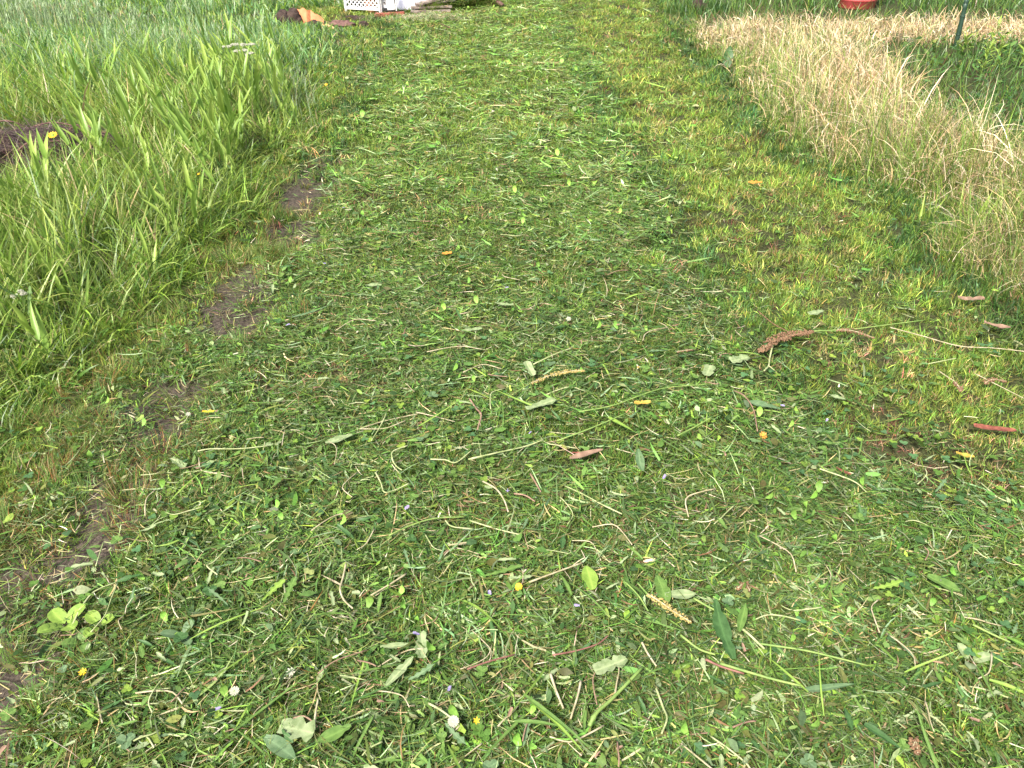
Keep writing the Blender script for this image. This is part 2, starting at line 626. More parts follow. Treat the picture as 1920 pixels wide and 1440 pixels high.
def build_mats():
    """matted wads of chopped grass and leaf under the loose clippings"""
    coll = bpy.data.collections.new("mat_templates")
    NT = 16
    for k in range(NT):
        B = Blades()
        n = 58
        a = R.uniform(0, 6.283, n)
        r = .07 * np.sqrt(R.random(n))
        P = np.stack([r * np.cos(a), r * np.sin(a), R.uniform(0, .022, n) * (1 - r / .1)], 1)
        c = pick([C_MID, G_DRK, C_OLI, C_BLU, G_MID, C_PAL, STRAW, BROWN, G_BRI], [4.4, 3.0, 2.6, .9, 2.2, 1.7, .6, .6, .9], n, .3)
        main = R.uniform(0, 6.283)
        az = np.where(R.random(n) < .6, R.normal(main, .45, n) + np.pi * R.integers(0, 2, n), R.uniform(0, 6.283, n))
        B.add(P, R.gamma(3, .017, n).clip(.015, .12), R.gamma(3, .0012, n).clip(.0013, .008), az, R.normal(1.5, .14, n), R.normal(0, .3, n), c, segs=3, lat=R.normal(0, .6, n), roll=R.normal(0, .6, n), floor=np.full(n, -.004))
        n = 7
        a = R.uniform(0, 6.283, n)
        r = .06 * np.sqrt(R.random(n))
        P = np.stack([r * np.cos(a), r * np.sin(a), R.uniform(.004, .026, n)], 1)
        c = pick([C_PAL, C_BLU, C_MID, G_DRK, G_MID, C_OLI], [1.5, 1.0, 3.0, 1.6, 1.6, 1.4], n, .25)
        L = R.gamma(4, .0055, n).clip(.008, .045)
        B.add(P, L, L * R.uniform(.2, .5, n), R.uniform(0, 6.283, n), R.normal(1.5, .25, n), R.normal(0, .6, n), c, segs=4, lat=R.normal(0, .6, n), roll=R.normal(0, .6, n), prof='torn', floor=np.full(n, -.003))
        template(B, "mat", M_MAT, coll)
    swath = lambda x, y: smooth(.30, .62, fbm(x, y, 1.7, 87)) * .75 + .25 + .5 * smooth(1.9, 1.2, y) * smooth(-.6, .6, x)
    x, y = scatter(-3.2, 3.0, .15, 13.5, lambda d: 580 * min(1, (2.1 / d) ** 1.3), keep=lambda x, y: in_path(x, y) * np.clip(clip_amount(x, y) - .1, 0, 1) * swath(x, y) * np.interp(y, [2.6, 5.5], [1, .5]) * (1 - bare(x, y)) * (1 - .8 * dead(x, y)) * (x > x_left(y)))
    n = len(x)
    d = np.hypot(np.hypot(x, y), CAM_H)
    s_ = np.clip(d / 4.2, .8, 1.7) * R.uniform(.7, 1.3, n)
    rot = np.stack([R.normal(0, .12, n), R.normal(0, .12, n), R.uniform(0, 6.283, n)], 1)
    far_lift = smooth(2.4, 5.5, y + (fbm(x, y, 2.3, 82) - .5) * 2)[:, None]  # far wads tinted brighter, the grazing light put into their colour
    tint = (1 + far_lift * np.array((.55, .5, .45))) * np.exp(R.normal(0, .15, (n, 1)) + R.normal(0, .05, (n, 3))) * np.exp(.8 * (fbm(x, y, 5, 88) - .5))[:, None]
    spread("clipping_mat", P3(x, y, R.uniform(.006, .028, n)), rot, np.stack([s_, s_, np.clip(s_, .7, 1.3)], 1), R.integers(0, NT, n), tint, coll, "matted wads of chopped green grass lying in swaths on the mown track", "clippings")


def build_clippings():
    B = Blades()
    D = lambda d: 15000 * min(1, (2.0 / d) ** 1.7)
    clump = lambda x, y: np.clip(-.35 + 2.3 * fbm(x, y, 2.6, 81), .08, 1)
    x, y = scatter(-3.2, 3.0, .15, 13.5, D, keep=lambda x, y: in_path(x, y) * clip_amount(x, y) * clump(x, y) * np.interp(y, [3, 6], [1, .75]) * (1 - .9 * bare(x, y)) * (1 - .6 * dead(x, y)) * (x > x_left(y) - .1))
    d = np.hypot(np.hypot(x, y), CAM_H)
    far = np.clip(d / 4.0, .85, 2.6)
    n = len(x)
    f = fbm(x, y, 2.3, 82)
    c = pick([C_MID, G_DRK, C_OLI, C_BLU, G_MID, C_PAL, STRAW, WHITE, BROWN, G_BRI], [4.4, 3.0, 2.6, .6, 2.4, 1.8, .8, .2, .7, 1.2], n, .3)
    far_sheen = R.random(n) < .85 * smooth(2.4, 5.5, y + (f - .5) * 2)  # farther blades take a paler palette: distant sheen painted into their colour
    c[far_sheen] = pick([G_BRI, PALE, G_MID, LIME, C_MID, G_DRK, STRAW], [3.4, 2.6, 2.4, 1.2, 1.4, .8, .5], far_sheen.sum(), .25)
    L = R.gamma(2.6, .018, n).clip(.012, .16) * np.clip(far, 1, 1.4)
    W = R.gamma(3.2, .0009, n).clip(.0011, .007) * far
    up = clump(x, y) * .035 * R.random(n) + .004
    # stalks blown sideways by the mower: mild preference for lying across the track
    az = np.where(R.random(n) < .45, R.normal(0, .55, n) + np.pi * R.integers(0, 2, n), R.uniform(0, 6.283, n))
    lean = R.normal(1.5, .16, n)
    P = P3(x, y, up)
    fl = gh(x, y)
    nearm = d < 3.6
    for m, sg in ((nearm, 3), (~nearm, 2)):
        k = m.sum()
        B.add(P[m], L[m], W[m], az[m], lean[m], R.normal(0, .25, k), c[m], segs=sg, lat=R.normal(0, .7, k), roll=R.normal(0, .7, k), floor=fl[m])
    B.build("grass_clippings", M_CLIP, "cut grass blades strewn flat over the mown track", "clippings")
    # chopped leaf scraps
    B = Blades()
    D = lambda d: 1500 * min(1, (2.0 / d) ** 1.5)
    x, y = scatter(-2.6, 2.6, .15, 13.0, D, keep=lambda x, y: in_path(x, y) * clip_amount(x, y) * (.3 + fbm(x, y, 3, 83)) * (x > x_left(y)))
    n = len(x)
    d = np.hypot(np.hypot(x, y), CAM_H)
    c = pick([C_PAL, C_BLU, C_MID, G_DRK, G_BRI, WHITE, C_OLI], [1.8, .8, 3.0, 1.8, 1.6, .15, 1.6], n, .25)
    L = R.gamma(4, .0052, n).clip(.007, .055) * np.clip(d / 4, .85, 1.5)
    W = L * R.uniform(.18, .5, n)
    B.add(P3(x, y, R.uniform(.012, .042, n)), L, W, R.uniform(0, 6.283, n), R.normal(1.5, .25, n), R.normal(0, .55, n), c, segs=4, lat=R.normal(0, .6, n), roll=R.normal(0, .6, n), prof='torn', floor=gh(x, y))
    # finely chopped pale stalk bits
    x, y = scatter(-2.6, 2.6, .15, 12.0, lambda d: 900 * min(1, (2.0 / d) ** 1.6), keep=lambda x, y: in_path(x, y) * clip_amount(x, y) * (x > x_left(y)))
    n = len(x)
    d = np.hypot(np.hypot(x, y), CAM_H)
    c = pick([PALE, STRAW, WHITE, RUST, LIME], [2, 2.2, 1.3, .35, 1.5], n, .2)
    B.add(P3(x, y, R.uniform(.016, .042, n)), R.uniform(.015, .07, n), R.uniform(.0014, .003, n) * np.clip(d / 3.5, .9, 2), R.uniform(0, 6.283, n), R.normal(1.52, .12, n), R.normal(0, .15, n), c, segs=3, lat=R.normal(0, .5, n), roll=R.normal(0, .4, n), prof='stalk', floor=gh(x, y))
    B.build("leaf_scraps", M_CLIP, "chopped weed leaf scraps and stalk bits mixed through the clippings", "clippings")
    # clover ground cover in the turf
    B = Blades()
    x, y = scatter(-2.2, 2.8, .15, 9, lambda d: 300 * min(1, (2.2 / d) ** 1.8), keep=lambda x, y: in_path(x, y) * smooth(.5, .62, fbm(x, y, 1.9, 85)) * (1 - bare(x, y)))
    n = len(x)
    c = pick([G_BLU, G_MID, G_BRI, G_DRK], [2, 2, 1.2, 1], n, .15)
    a0 = R.uniform(0, 6.283, n)
    s = R.uniform(.009, .017, n)
    z = R.uniform(.018, .045, n)
    for k in range(3):
        B.add(P3(x, y, z), s, s * .95, a0 + k * 2.094, R.normal(1.35, .12, n), .25, c, segs=4, prof='leaf')
    B.build("clover", M_TURF, "clover leaves growing in the mown turf", "clover")


def build_strip():
    """wiry bent grass tufts with rusty bases growing in the worn strip"""
    B = Blades()
    cs = []
    for i in range(270):
        yy = R.uniform(.7, 4.6) if i < 190 else R.uniform(.9, 2.1)
        xx = float(strip_x(np.array([yy]))[0]) + R.normal(-.02, .2)
        if float(bare(np.array([xx]), np.array([yy]))[0]) > .45 and R.random() < .8:
            continue
        cs.append((xx, yy, R.uniform(.03, .085)))
    for xx, yy, r in cs:
        n = int(R.uniform(60, 150))
        a = R.uniform(0, 6.283, n)
        rr = r * np.sqrt(R.random(n))
        x, y = xx + rr * np.cos(a), yy + rr * np.sin(a)
        rust = R.random() + .25 * (yy < 2.1)
        w = [2.0, 3.2, .3 + 1.0 * (rust > .75), .3 + 2.0 * (rust > .78), .3]
        c = pick([OLIVE, G_MID, BROWN, RUST, STRAW], w, n, .2)
        flow = R.uniform(0, 6.283)
        B.add(P3(x, y), R.uniform(.03, .10, n), R.uniform(.0011, .0021, n), a * .5 + flow, R.uniform(.3, 1.15, n), R.uniform(.1, .9, n), c, segs=3)
    # dead flattened wisps
    x, y = scatter(-2.2, -.75, .3, 5.0, lambda d: 4200 * min(1, (2 / d) ** 1.6), keep=lambda x, y: np.exp(-((x - strip_x(y)) / .26) ** 2) * (1 - .8 * bare(x, y)))
    n = len(x)
    c = pick([BROWN, STRAW, OLIVE, G_DRK, G_MID], [1.3, .8, 1.4, 1.6, 2.4], n, .25)
    B.add(P3(x, y, R.uniform(.002, .012, n)), R.uniform(.03, .11, n), R.uniform(.001, .0022, n), R.normal(.6, .9, n), R.normal(1.5, .08, n), R.normal(0, .1, n), c, segs=3, lat=R.normal(0, .6, n), floor=gh(x, y))
    B.build("worn_strip_grass", M_TURF, "wiry olive and rusty grass tufts in the worn soil strip", "grass")


HEAP = at(70, 320)
SHARD = at(560, 47)


def clear_of_things(x, y):
    k = ((x - HEAP.x + .05) / .66) ** 2 + ((y - HEAP.y + .02) / .5) ** 2 > 1
    k &= ~((x > SHARD.x - .25) & (x < SHARD.x + 1.15) & (y > SHARD.y - .18) & (y < SHARD.y + .35))
    return k


def build_meadow():
    B = Blades()
    NB = 9
    tx, ty = scatter(-12, 0, 1.3, 15, lambda d: 1150 * min(1, (2.6 / d) ** 1.7), keep=lambda x, y: in_meadow(x, y) * clear_of_things(x, y) * (.4 + .8 * fbm(x, y, 2.0, 91)))
    nt_ = len(tx)
    taz = np.where(R.random(nt_) < .6, R.normal(2.7, .8, nt_), R.uniform(0, 6.283, nt_))
    tl = R.uniform(.6, 1.35, nt_)
    tb = np.exp(R.normal(0, .16, (nt_, 1)))
    tlean = np.abs(R.normal(.25, .2, nt_))
    rep_ = lambda a_: np.repeat(a_, NB, 0)
    sp = np.clip(np.hypot(tx, ty) / 5, .8, 2) * .03
    x = rep_(tx) + R.normal(0, 1, nt_ * NB) * rep_(sp)
    y = rep_(ty) + R.normal(0, 1, nt_ * NB) * rep_(sp)
    n = len(x)
    d = np.hypot(np.hypot(x, y), CAM_H)
    far = np.clip(d / 4.0, .9, 3.0)
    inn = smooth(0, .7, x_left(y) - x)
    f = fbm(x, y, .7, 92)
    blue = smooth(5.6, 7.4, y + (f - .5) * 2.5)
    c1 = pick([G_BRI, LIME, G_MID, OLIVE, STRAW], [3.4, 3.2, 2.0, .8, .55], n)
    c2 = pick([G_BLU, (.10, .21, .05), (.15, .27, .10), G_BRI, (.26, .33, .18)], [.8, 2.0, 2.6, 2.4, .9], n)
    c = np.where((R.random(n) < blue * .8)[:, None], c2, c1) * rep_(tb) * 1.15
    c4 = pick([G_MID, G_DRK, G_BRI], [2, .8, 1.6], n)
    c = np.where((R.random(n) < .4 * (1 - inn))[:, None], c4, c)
    tall = np.clip(.35 + .65 * inn, 0, 1) * (.55 + .9 * f) * np.interp(y, [1.7, 2.4, 3.5, 6, 7.8, 8.6, 9.4, 10.2, 14], [.5, .75, .95, .85, .55, .36, .24, .55, .6]) * (1 - .6 * np.exp(-((x - HEAP.x - .1) / .55) ** 2 - ((y - HEAP.y + .55) / .4) ** 2))
    L = R.uniform(.14, .40, n) * tall * rep_(tl) + .03
    W = R.gamma(3.2, .0015, n).clip(.002, .014) * far * .95
    az = rep_(taz) + R.normal(0, .75, n)
    flop = (R.random(n) < .6) & (inn < .35)
    az = np.where(flop, R.normal(-.3, .8, n), az)
    lean = rep_(tlean) + np.abs(R.normal(.05, .2, n)) + .25 * (1 - inn)
    cur = R.gamma(2, .42, n)
    nearm = d < 5.2
    for m, sg in ((nearm, 4), (~nearm, 3)):
        k = m.sum()
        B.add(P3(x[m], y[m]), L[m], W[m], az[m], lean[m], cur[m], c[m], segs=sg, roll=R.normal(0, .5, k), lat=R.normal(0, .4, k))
    # low dense underlayer
    x, y = scatter(-10, 0, 1.3, 12, lambda d: 3600 * min(1, (2.5 / d) ** 1.9), keep=lambda x, y: in_meadow(x, y) * clear_of_things(x, y))
    n = len(x)
    d = np.hypot(np.hypot(x, y), CAM_H)
    c = pick([G_MID, G_DRK, OLIVE, STRAW, BROWN], [3, 1.6, 1.6, .9, .5], n, .22)
    B.add(P3(x, y), R.uniform(.05, .15, n) * np.interp(y, [7.5, 9], [1, .5]), R.uniform(.002, .0045, n) * np.clip(d / 4, .9, 3), R.uniform(0, 6.283, n), R.uniform(.3, 1.3, n), R.normal(.3, .5, n), c, segs=2, roll=R.normal(0, .5, n))
    # fine seeding tops further back
    x, y = scatter(-13, -1.2, 4.5, 15, lambda d: 420 * min(1, (6 / d) ** 1.2), keep=lambda x, y: in_meadow(x, y) * clear_of_things(x, y) * ((y < 7.3) | (y > 10.4) | (x < -3.4)) * smooth(.42, .6, fbm(x, y, .8, 95)))
    n = len(x)
    d = np.hypot(np.hypot(x, y), CAM_H)
    c = pick([(.30, .38, .22), (.24, .33, .16), STRAW], [2, 2, .5], n)
    hh = R.uniform(.2, .38, n)
    a = R.uniform(0, 6.283, n)
    B.add(P3(x, y), hh, .0025 * np.clip(d / 5, 1, 2), a, R.uniform(.02, .2, n), .3, c, segs=3, prof='stalk')
    for k in range(4):
        B.add(P3(x + R.normal(0, .012, n), y + R.normal(0, .012, n), hh * R.uniform(.75, .95, n)), R.uniform(.03, .07, n), .003 * np.clip(d / 5, 1, 2), R.uniform(0, 6.283, n), R.uniform(.2, .8, n), .4, c, segs=2)
    B.build("meadow_grass", M_TALL, "tall uncut green meadow grass beside the mown track", "grass")


def build_dry():
    B = Blades()
    NB = 10
    tx, ty = scatter(1.5, 10, 1.5, 10.0, lambda d: 800 * min(1, (3.4 / d) ** 1.6), keep=lambda x, y: in_dry(x, y) * (.35 + .9 * fbm(x, y, 1.8, 101)))
    nt_ = len(tx)
    rep_ = lambda a_: np.repeat(a_, NB, 0)
    into = tx - x_right(ty)
    dk = np.clip(smooth(.05, .5, into) * .8 + .25 * smooth(4.0, 7, ty) + 1.1 * (fbm(tx, ty, 1.4, 102) - .5), .1, 1)
    dk = np.where(ty > 8, 1., dk) * smooth(2.2, 5.2, ty + into * 1.3)
    tdry = R.random(nt_) < dk * 1.05
    taz = R.normal(2.6, 1.5, nt_)
    tl = R.uniform(.6, 1.3, nt_) * np.interp(ty, [7.2, 8.2], [1, .52])
    tb = np.exp(R.normal(0, .14, (nt_, 1)))
    sp = np.clip(np.hypot(tx, ty) / 5, .8, 1.6) * .03
    x = rep_(tx) + R.normal(0, 1, nt_ * NB) * rep_(sp)
    y = rep_(ty) + R.normal(0, 1, nt_ * NB) * rep_(sp)
    n = len(x)
    d = np.hypot(np.hypot(x, y), CAM_H)
    far = np.clip(d / 4.5, .9, 2.4)
    into = x - x_right(y)
    isdry = rep_(tdry) ^ (R.random(n) < .15)
    c1 = pick([(.44, .35, .21), (.60, .52, .39), (.56, .42, .27), (.34, .25, .15), (.46, .44, .24), (.68, .62, .50), (.30, .27, .22)], [2.2, 2.6, 2.2, .8, 1.4, 1.5, .7], n, .18) * rep_(tb) * np.array((1.12, 1.04, .92))
    c2 = pick([G_MID, G_BRI, OLIVE, G_DRK, LIME], [2.6, 2.6, 1.6, .9, 1.2], n)
    c = np.where(isdry[:, None], c1, c2)
    L = R.uniform(.18, .46, n) * (.5 + .5 * smooth(0, .35, into)) * rep_(tl)
    W = np.where(isdry, R.gamma(3.5, .0009, n).clip(.0016, .006), R.uniform(.002, .0045, n)) * far
    az = rep_(taz) + R.normal(0, .6, n)
    cur = np.where(isdry, R.gamma(3.4, .62, n), R.gamma(2, .35, n)).clip(0, 3.2)
    lean = np.abs(R.normal(.2, .2, n))
    B.add(P3(x, y), L, W, az, lean, cur, c, segs=5, roll=R.normal(0, .4, n), lat=R.normal(0, .5, n))
    # green low growth along the foot of the straw
    x, y = scatter(1.5, 9, 1.3, 10, lambda d: 5200 * min(1, (2.8 / d) ** 1.7), keep=lambda x, y: ((x > x_right(y) - .2) & (x < x_right(y) + 1.3)) * (.2 + fbm(x, y, 2.6, 104)))
    n = len(x)
    d = np.hypot(np.hypot(x, y), CAM_H)
    c = pick([G_MID, G_DRK, G_BLU, OLIVE, BROWN, STRAW], [2.5, 2, 1.4, 1.4, .8, .8], n)
    B.add(P3(x, y), R.uniform(.05, .2, n) * (.5 + .5 * smooth(-.2, .15, x - x_right(y))), R.uniform(.002, .0042, n) * np.clip(d / 4.5, .9, 2.4), R.normal(3.1, 1.4, n), R.uniform(.3, 1.1, n), R.uniform(0, .8, n), c, segs=3, roll=R.normal(0, .5, n))
    # matted dead wisps
    x, y = scatter(1.6, 9, 1.5, 10, lambda d: 1500 * min(1, (3 / d) ** 1.5), keep=lambda x, y: in_dry(x, y) * 1.)
    n = len(x)
    d = np.hypot(np.hypot(x, y), CAM_H)
    c = pick([BROWN, STRAW, (.33, .25, .15), WHITE], [1.5, 2, 1.5, .8], n)
    B.add(P3(x, y, R.uniform(.02, .16, n)), R.uniform(.08, .24, n), R.uniform(.0016, .003, n) * np.clip(d / 4.5, .9, 2.4), R.uniform(0, 6.28, n), R.normal(1.35, .25, n), R.normal(.3, .3, n), c, segs=4, lat=R.normal(0, .6, n), floor=gh(x, y))
    B.build("straw_grass", M_DRY, "dry bleached grass arching beside the mown track with green at its foot", "grass")


def build_plot():
    B = Blades()
    x, y = scatter(2, 14, 2.5, 15, lambda d: 1500 * min(1, (4.5 / d) ** 2.0), keep=lambda x, y: in_plot(x, y) * (.3 + fbm(x, y, 1.7, 111)))
    n = len(x)
    d = np.hypot(np.hypot(x, y), CAM_H)
    c = pick([G_MID, G_DRK, (.08, .18, .04), G_BRI, BROWN], [2.6, 2, 2.2, 1, .3], n)
    back = y > 9.5
    L = R.uniform(.06, .2, n) * (1 + .6 * back)
    B.add(P3(x, y), L, R.uniform(.003, .006, n) * np.clip(d / 5, .9, 2.4), R.uniform(0, 6.283, n), R.uniform(.1, .8, n), R.uniform(0, .8, n), c, segs=3, roll=R.normal(0, .5, n))
    # small broad leaves of low weeds
    x, y = scatter(2.6, 9, 3.5, 8.6, lambda d: 260 * min(1, (5 / d) ** 1.3), keep=lambda x, y: in_plot(x, y) * 1.)
    n = len(x)
    c = pick([G_MID, G_DRK, (.09, .2, .05), OLIVE], [2, 2, 2, .7], n)
    L = R.uniform(.03, .07, n)
    B.add(P3(x, y, R.uniform(.02, .14, n)), L, L * R.uniform(.3, .5, n), R.uniform(0, 6.283, n), R.uniform(.6, 1.5, n), R.uniform(0, .7, n), c, segs=4, prof='leaf', roll=R.normal(0, .3, n))
    B.build("weed_cover", M_TALL, "low green weeds and grass covering the plot behind the straw grass", "weeds")


build_turf()
build_mats()
build_clippings()
build_strip()
build_meadow()
build_dry()
build_plot()
#OBJECTS#

# ------------------------------------------------------------------ object helpers
def link(name, me, parent=None, loc=None, rot=None):
    o = bpy.data.objects.new(name, me)
    COL.objects.link(o)
    if parent:
        o.parent = parent
    if loc is not None:
        o.location = loc
    if rot is not None:
        o.rotation_euler = rot
    return o


def tag(o, label, cat, group=None, kind=None):
    o["label"] = label
    o["category"] = cat
    if group:
        o["group"] = group
    if kind:
        o["kind"] = kind
    return o


def thing(name, label, cat, loc=(0, 0, 0), rz=0, group=None):
    o = bpy.data.objects.new(name, None)
    o.empty_display_size = .05
    COL.objects.link(o)
    o.location = loc
    o.rotation_euler = (0, 0, rz)
    return tag(o, label, cat, group)


def gz(x, y):
    return float(gh(np.array([x]), np.array([y]))[0])


def pymesh(name, v, f, mat, smooth_=True):
    me = bpy.data.meshes.new(name)
    me.from_pydata([tuple(p) for p in v], [], f)
    if smooth_:
        me.polygons.foreach_set("use_smooth", np.ones(len(me.polygons), bool))
    me.update()
    me.materials.append(mat)
    return me


def leaf_mesh(name, L, W, mat, kind='dock', curl=.3, fold=.25, rows=10, seed=0, twist=0.):
    """A leaf along +x: midrib and two margins with real folds and curl."""
    r = random.Random(seed)
    v, f, ribs = [], [], []
    x, z, ang = 0., 0., -curl * .35
    ph = r.uniform(0, 6)
    for i in range(rows + 1):
        t = i / rows
        if kind == 'dock':
            w = math.sin(math.pi * min(1, t * .9 + .07)) ** .75
        elif kind == 'grass':
            w = min(1, .55 + 2.2 * t) * (1 - t ** 2.4)
        elif kind == 'dandelion':
            w = (.18 + .82 * t ** .8 if t < .8 else (1 - t) / .2 * .95 + .03) * (1.0 if i % 2 else .42)
        elif kind == 'torn':
            w = (.5 + .5 * math.sin(math.pi * min(1, t * .75 + .1))) * r.uniform(.7, 1.05)
            if i == rows:
                w *= .55
        else:
            w = math.sqrt(max(0, 1 - (2 * t - 1) ** 2)) + .03
        if kind in ('dock', 'torn') and r.random() < .18 and 0 < i < rows:
            w *= r.uniform(.55, .85)
        w = max(w, .03) * W * .5
        ww = .12 * W * math.sin(ph + t * 9) if kind in ('dock', 'torn') else 0
        tw = twist * (t - .5)
        for s in (-1, -.5, 0, .5, 1):
            yy = s * w * (1 + (r.uniform(-.15, .15) if kind == 'torn' and abs(s) == 1 else 0))
            zz = z + abs(s) * w * fold + s * ww * .35 + yy * math.sin(tw) + (abs(s) == .5) * w * .16 * ((i % 2) * 2 - 1)
            v.append((x, yy * math.cos(tw) + .03 * L * math.sin(t * 3 + ph), zz))
            ribs.append(1. if s == 0 else (.25 if (i % 2 and kind != 'grass') else 0.))
        x += math.cos(ang) * L / rows
        z += math.sin(ang) * L / rows
        ang += curl / rows
    zmin = min(p[2] for p in v)
    v = [(a, b, c - zmin) for a, b, c in v]
    for i in range(rows):
        for s in range(4):
            a = i * 5 + s
            f.append((a, a + 1, a + 6, a + 5))
    me = pymesh(name, v, f, mat)
    at_ = me.attributes.new("rib", 'FLOAT', 'POINT')
    at_.data.foreach_set("value", ribs)
    return me


def tube_mesh(name, pts, r0, r1, mat, sides=6, sub=4, knots=()):
    """A round stem through the points (Catmull-Rom), tapering, with swollen knots."""
    P = [Vector(p) for p in pts]
    if len(P) == 2:
        P = [P[0], P[0].lerp(P[1], .5), P[1]]
    Q = [2 * P[0] - P[1]] + P + [2 * P[-1] - P[-2]]
    path = []
    for i in range(1, len(Q) - 2):
        for k in range(sub):
            t = k / sub
            a, b, c, d = Q[i - 1], Q[i], Q[i + 1], Q[i + 2]
            path.append(.5 * ((2 * b) + (c - a) * t + (2 * a - 5 * b + 4 * c - d) * t * t + (3 * b - a - 3 * c + d) * t ** 3))
    path.append(P[-1])
    v, f = [], []
    n = len(path)
    for i, p in enumerate(path):
        t = i / (n - 1)
        d = (path[min(i + 1, n - 1)] - path[max(i - 1, 0)]).normalized()
        u = d.cross(Vector((0, 0, 1)))
        if u.length < .05:
            u = Vector((1, 0, 0))
        u.normalize()
        w = u.cross(d)
        rr = r0 + (r1 - r0) * t
        for kt in knots:
            rr *= 1 + .7 * math.exp(-((t - kt) / .035) ** 2)
        for s in range(sides):
            a = s / sides * 6.2832
            v.append(p + u * math.cos(a) * rr + w * math.sin(a) * rr)
    for i in range(n - 1):
        for s in range(sides):
            s2 = (s + 1) % sides
            f.append((i * sides + s, i * sides + s2, (i + 1) * sides + s2, (i + 1) * sides + s))
    f.append(tuple(range(sides))[::-1])
    f.append(tuple((n - 1) * sides + s for s in range(sides)))
    return pymesh(name, v, f, mat)


def box_mesh(name, sx, sy, sz, mat, bev=.004, jit=0., seed=0):
    """A box with chamfered edges, base centre at the origin."""
    import bmesh
    bm = bmesh.new()
    bmesh.ops.create_cube(bm, size=1)
    r = random.Random(seed)
    for p in bm.verts:
        p.co = Vector((p.co.x * sx + r.uniform(-jit, jit), p.co.y * sy + r.uniform(-jit, jit), (p.co.z + .5) * sz + r.uniform(-jit, jit)))
    if bev:
        bmesh.ops.bevel(bm, geom=list(bm.edges), offset=bev, segments=2, affect='EDGES')
    me = bpy.data.meshes.new(name)
    bm.to_mesh(me)
    bm.free()
    me.materials.append(mat)
    return me


def lump_mesh(name, sx, sy, sz, mat, rough=.3, seed=0, sub=4, cut=True):
    """An uneven clod: sphere pushed about by noise, flattened below."""
    import bmesh
    from mathutils import noise
    bm = bmesh.new()
    bmesh.ops.create_icosphere(bm, subdivisions=sub, radius=1)
    off = Vector((seed * 3.1, seed * 1.7, seed * .9))
    for p in bm.verts:
        n = p.co.normalized()
        k = 1 + rough * (noise.noise(n * 1.6 + off) + .6 * noise.noise(n * 4 + off) + .35 * noise.noise(n * 9 + off))
        q = n * k
        if cut and q.z < -.15:
            q.z = -.15
        p.co = Vector((q.x * sx, q.y * sy, (q.z + .1) * sz))
    me = bpy.data.meshes.new(name)
    bm.to_mesh(me)
    bm.free()
    me.polygons.foreach_set("use_smooth", np.ones(len(me.polygons), bool))
    me.materials.append(mat)
    return me


def beads_mesh(name, pts, r, mat):
    """Many small seeds joined into one part."""
    v, f = [], []
    for p in pts:
        s = r * random.uniform(.6, 1.3)
        b = len(v)
        for d in ((1, 0, 0), (-1, 0, 0), (0, 1, 0), (0, -1, 0), (0, 0, 1.2), (0, 0, -1.2)):
            v.append((p[0] + d[0] * s, p[1] + d[1] * s, p[2] + d[2] * s))
        for a, c, e in ((0, 2, 4), (2, 1, 4), (1, 3, 4), (3, 0, 4), (2, 0, 5), (1, 2, 5), (3, 1, 5), (0, 3, 5)):
            f.append((b + a, b + c, b + e))
    return pymesh(name, v, f, mat, False)


def px_path(pts, z=.045):
    out = []
    for i, (u, v) in enumerate(pts):
        p = at(u, v, z)
        out.append(Vector((p.x, p.y, gz(p.x, p.y) + z)))
    return out


L_PALE = m_leaf("leaf_pale", (.15, .21, .085), (.27, .33, .17))
L_GREEN = m_leaf("leaf_green", (.075, .15, .03), (.13, .22, .05))
L_DARK = m_leaf("leaf_dark", (.035, .085, .022), (.06, .13, .04), rough=.5)
L_LIME = m_leaf("leaf_lime", (.15, .26, .04), (.22, .33, .06))
L_BLUE = m_leaf("leaf_bluegreen", (.075, .14, .06), (.13, .20, .095))
L_YEL = m_plain("petal_yellow", (.60, .36, .015), (.70, .48, .03), 80, .6, .2)
L_ORA = m_plain("leaf_orange", (.45, .16, .025), (.55, .28, .05), 90, .6, .15)
L_OCH = m_plain("leaf_ochre", (.30, .20, .03), (.45, .33, .06), 70, .7, .15)
L_RED = m_plain("leaf_red", (.13, .04, .025), (.24, .08, .05), 80, .7, .1)
L_VIO = m_plain("petal_violet", (.22, .18, .36), (.35, .30, .50), 90, .7, .2)
L_WHI = m_plain("petal_white", (.30, .31, .22), (.46, .46, .36), 90, .7, .2)
S_PALE = m_plain("stem_pale", (.22, .27, .10), (.40, .42, .22), 40, .6, .1)
S_STRAW = m_plain("stem_straw", (.26, .23, .12), (.46, .40, .27), 40, .65, .1)
S_GREEN = m_plain("stem_green", (.13, .22, .05), (.22, .30, .08), 40, .55, .1)
S_RED = m_plain("stem_red", (.12, .05, .038), (.21, .10, .075), 40, .6)
S_BROWN = m_plain("stem_brown", (.14, .085, .055), (.26, .17, .115), 50, .75)
SEED_B = m_plain("seed_brown", (.10, .055, .03), (.20, .115, .06), 120, .75)
SEED_Y = m_plain("seed_yellow", (.22, .17, .05), (.34, .28, .10), 120, .7)
SOIL = m_plain("dark_soil", (.018, .012, .010), (.06, .038, .030), 18, .95, bump=1.0, detail=8)
BARK = m_plain("bark", (.07, .035, .03), (.16, .09, .075), 25, .9, bump=1.0, detail=8)
TERRA = m_plain("terracotta", (.44, .15, .06), (.54, .23, .11), 9, .75, bump=.2)
TERRA_L = m_plain("terracotta_pale", (.48, .24, .09), (.58, .40, .21), 14, .75, bump=.3)
WHITE_P = m_plain("white_paint", (.72, .72, .70), (.82, .82, .80), 6, .45)
GREY_P = m_plain("grey_white_panel", (.52, .52, .54), (.66, .66, .68), 8, .5)
BRICK_M = m_plain("red_brick", (.20, .055, .035), (.28, .09, .06), 30, .85, bump=.5)
TARP_M = m_plain("silver_sheet", (.42, .43, .50), (.62, .63, .68), 3, .38, spec=.5)
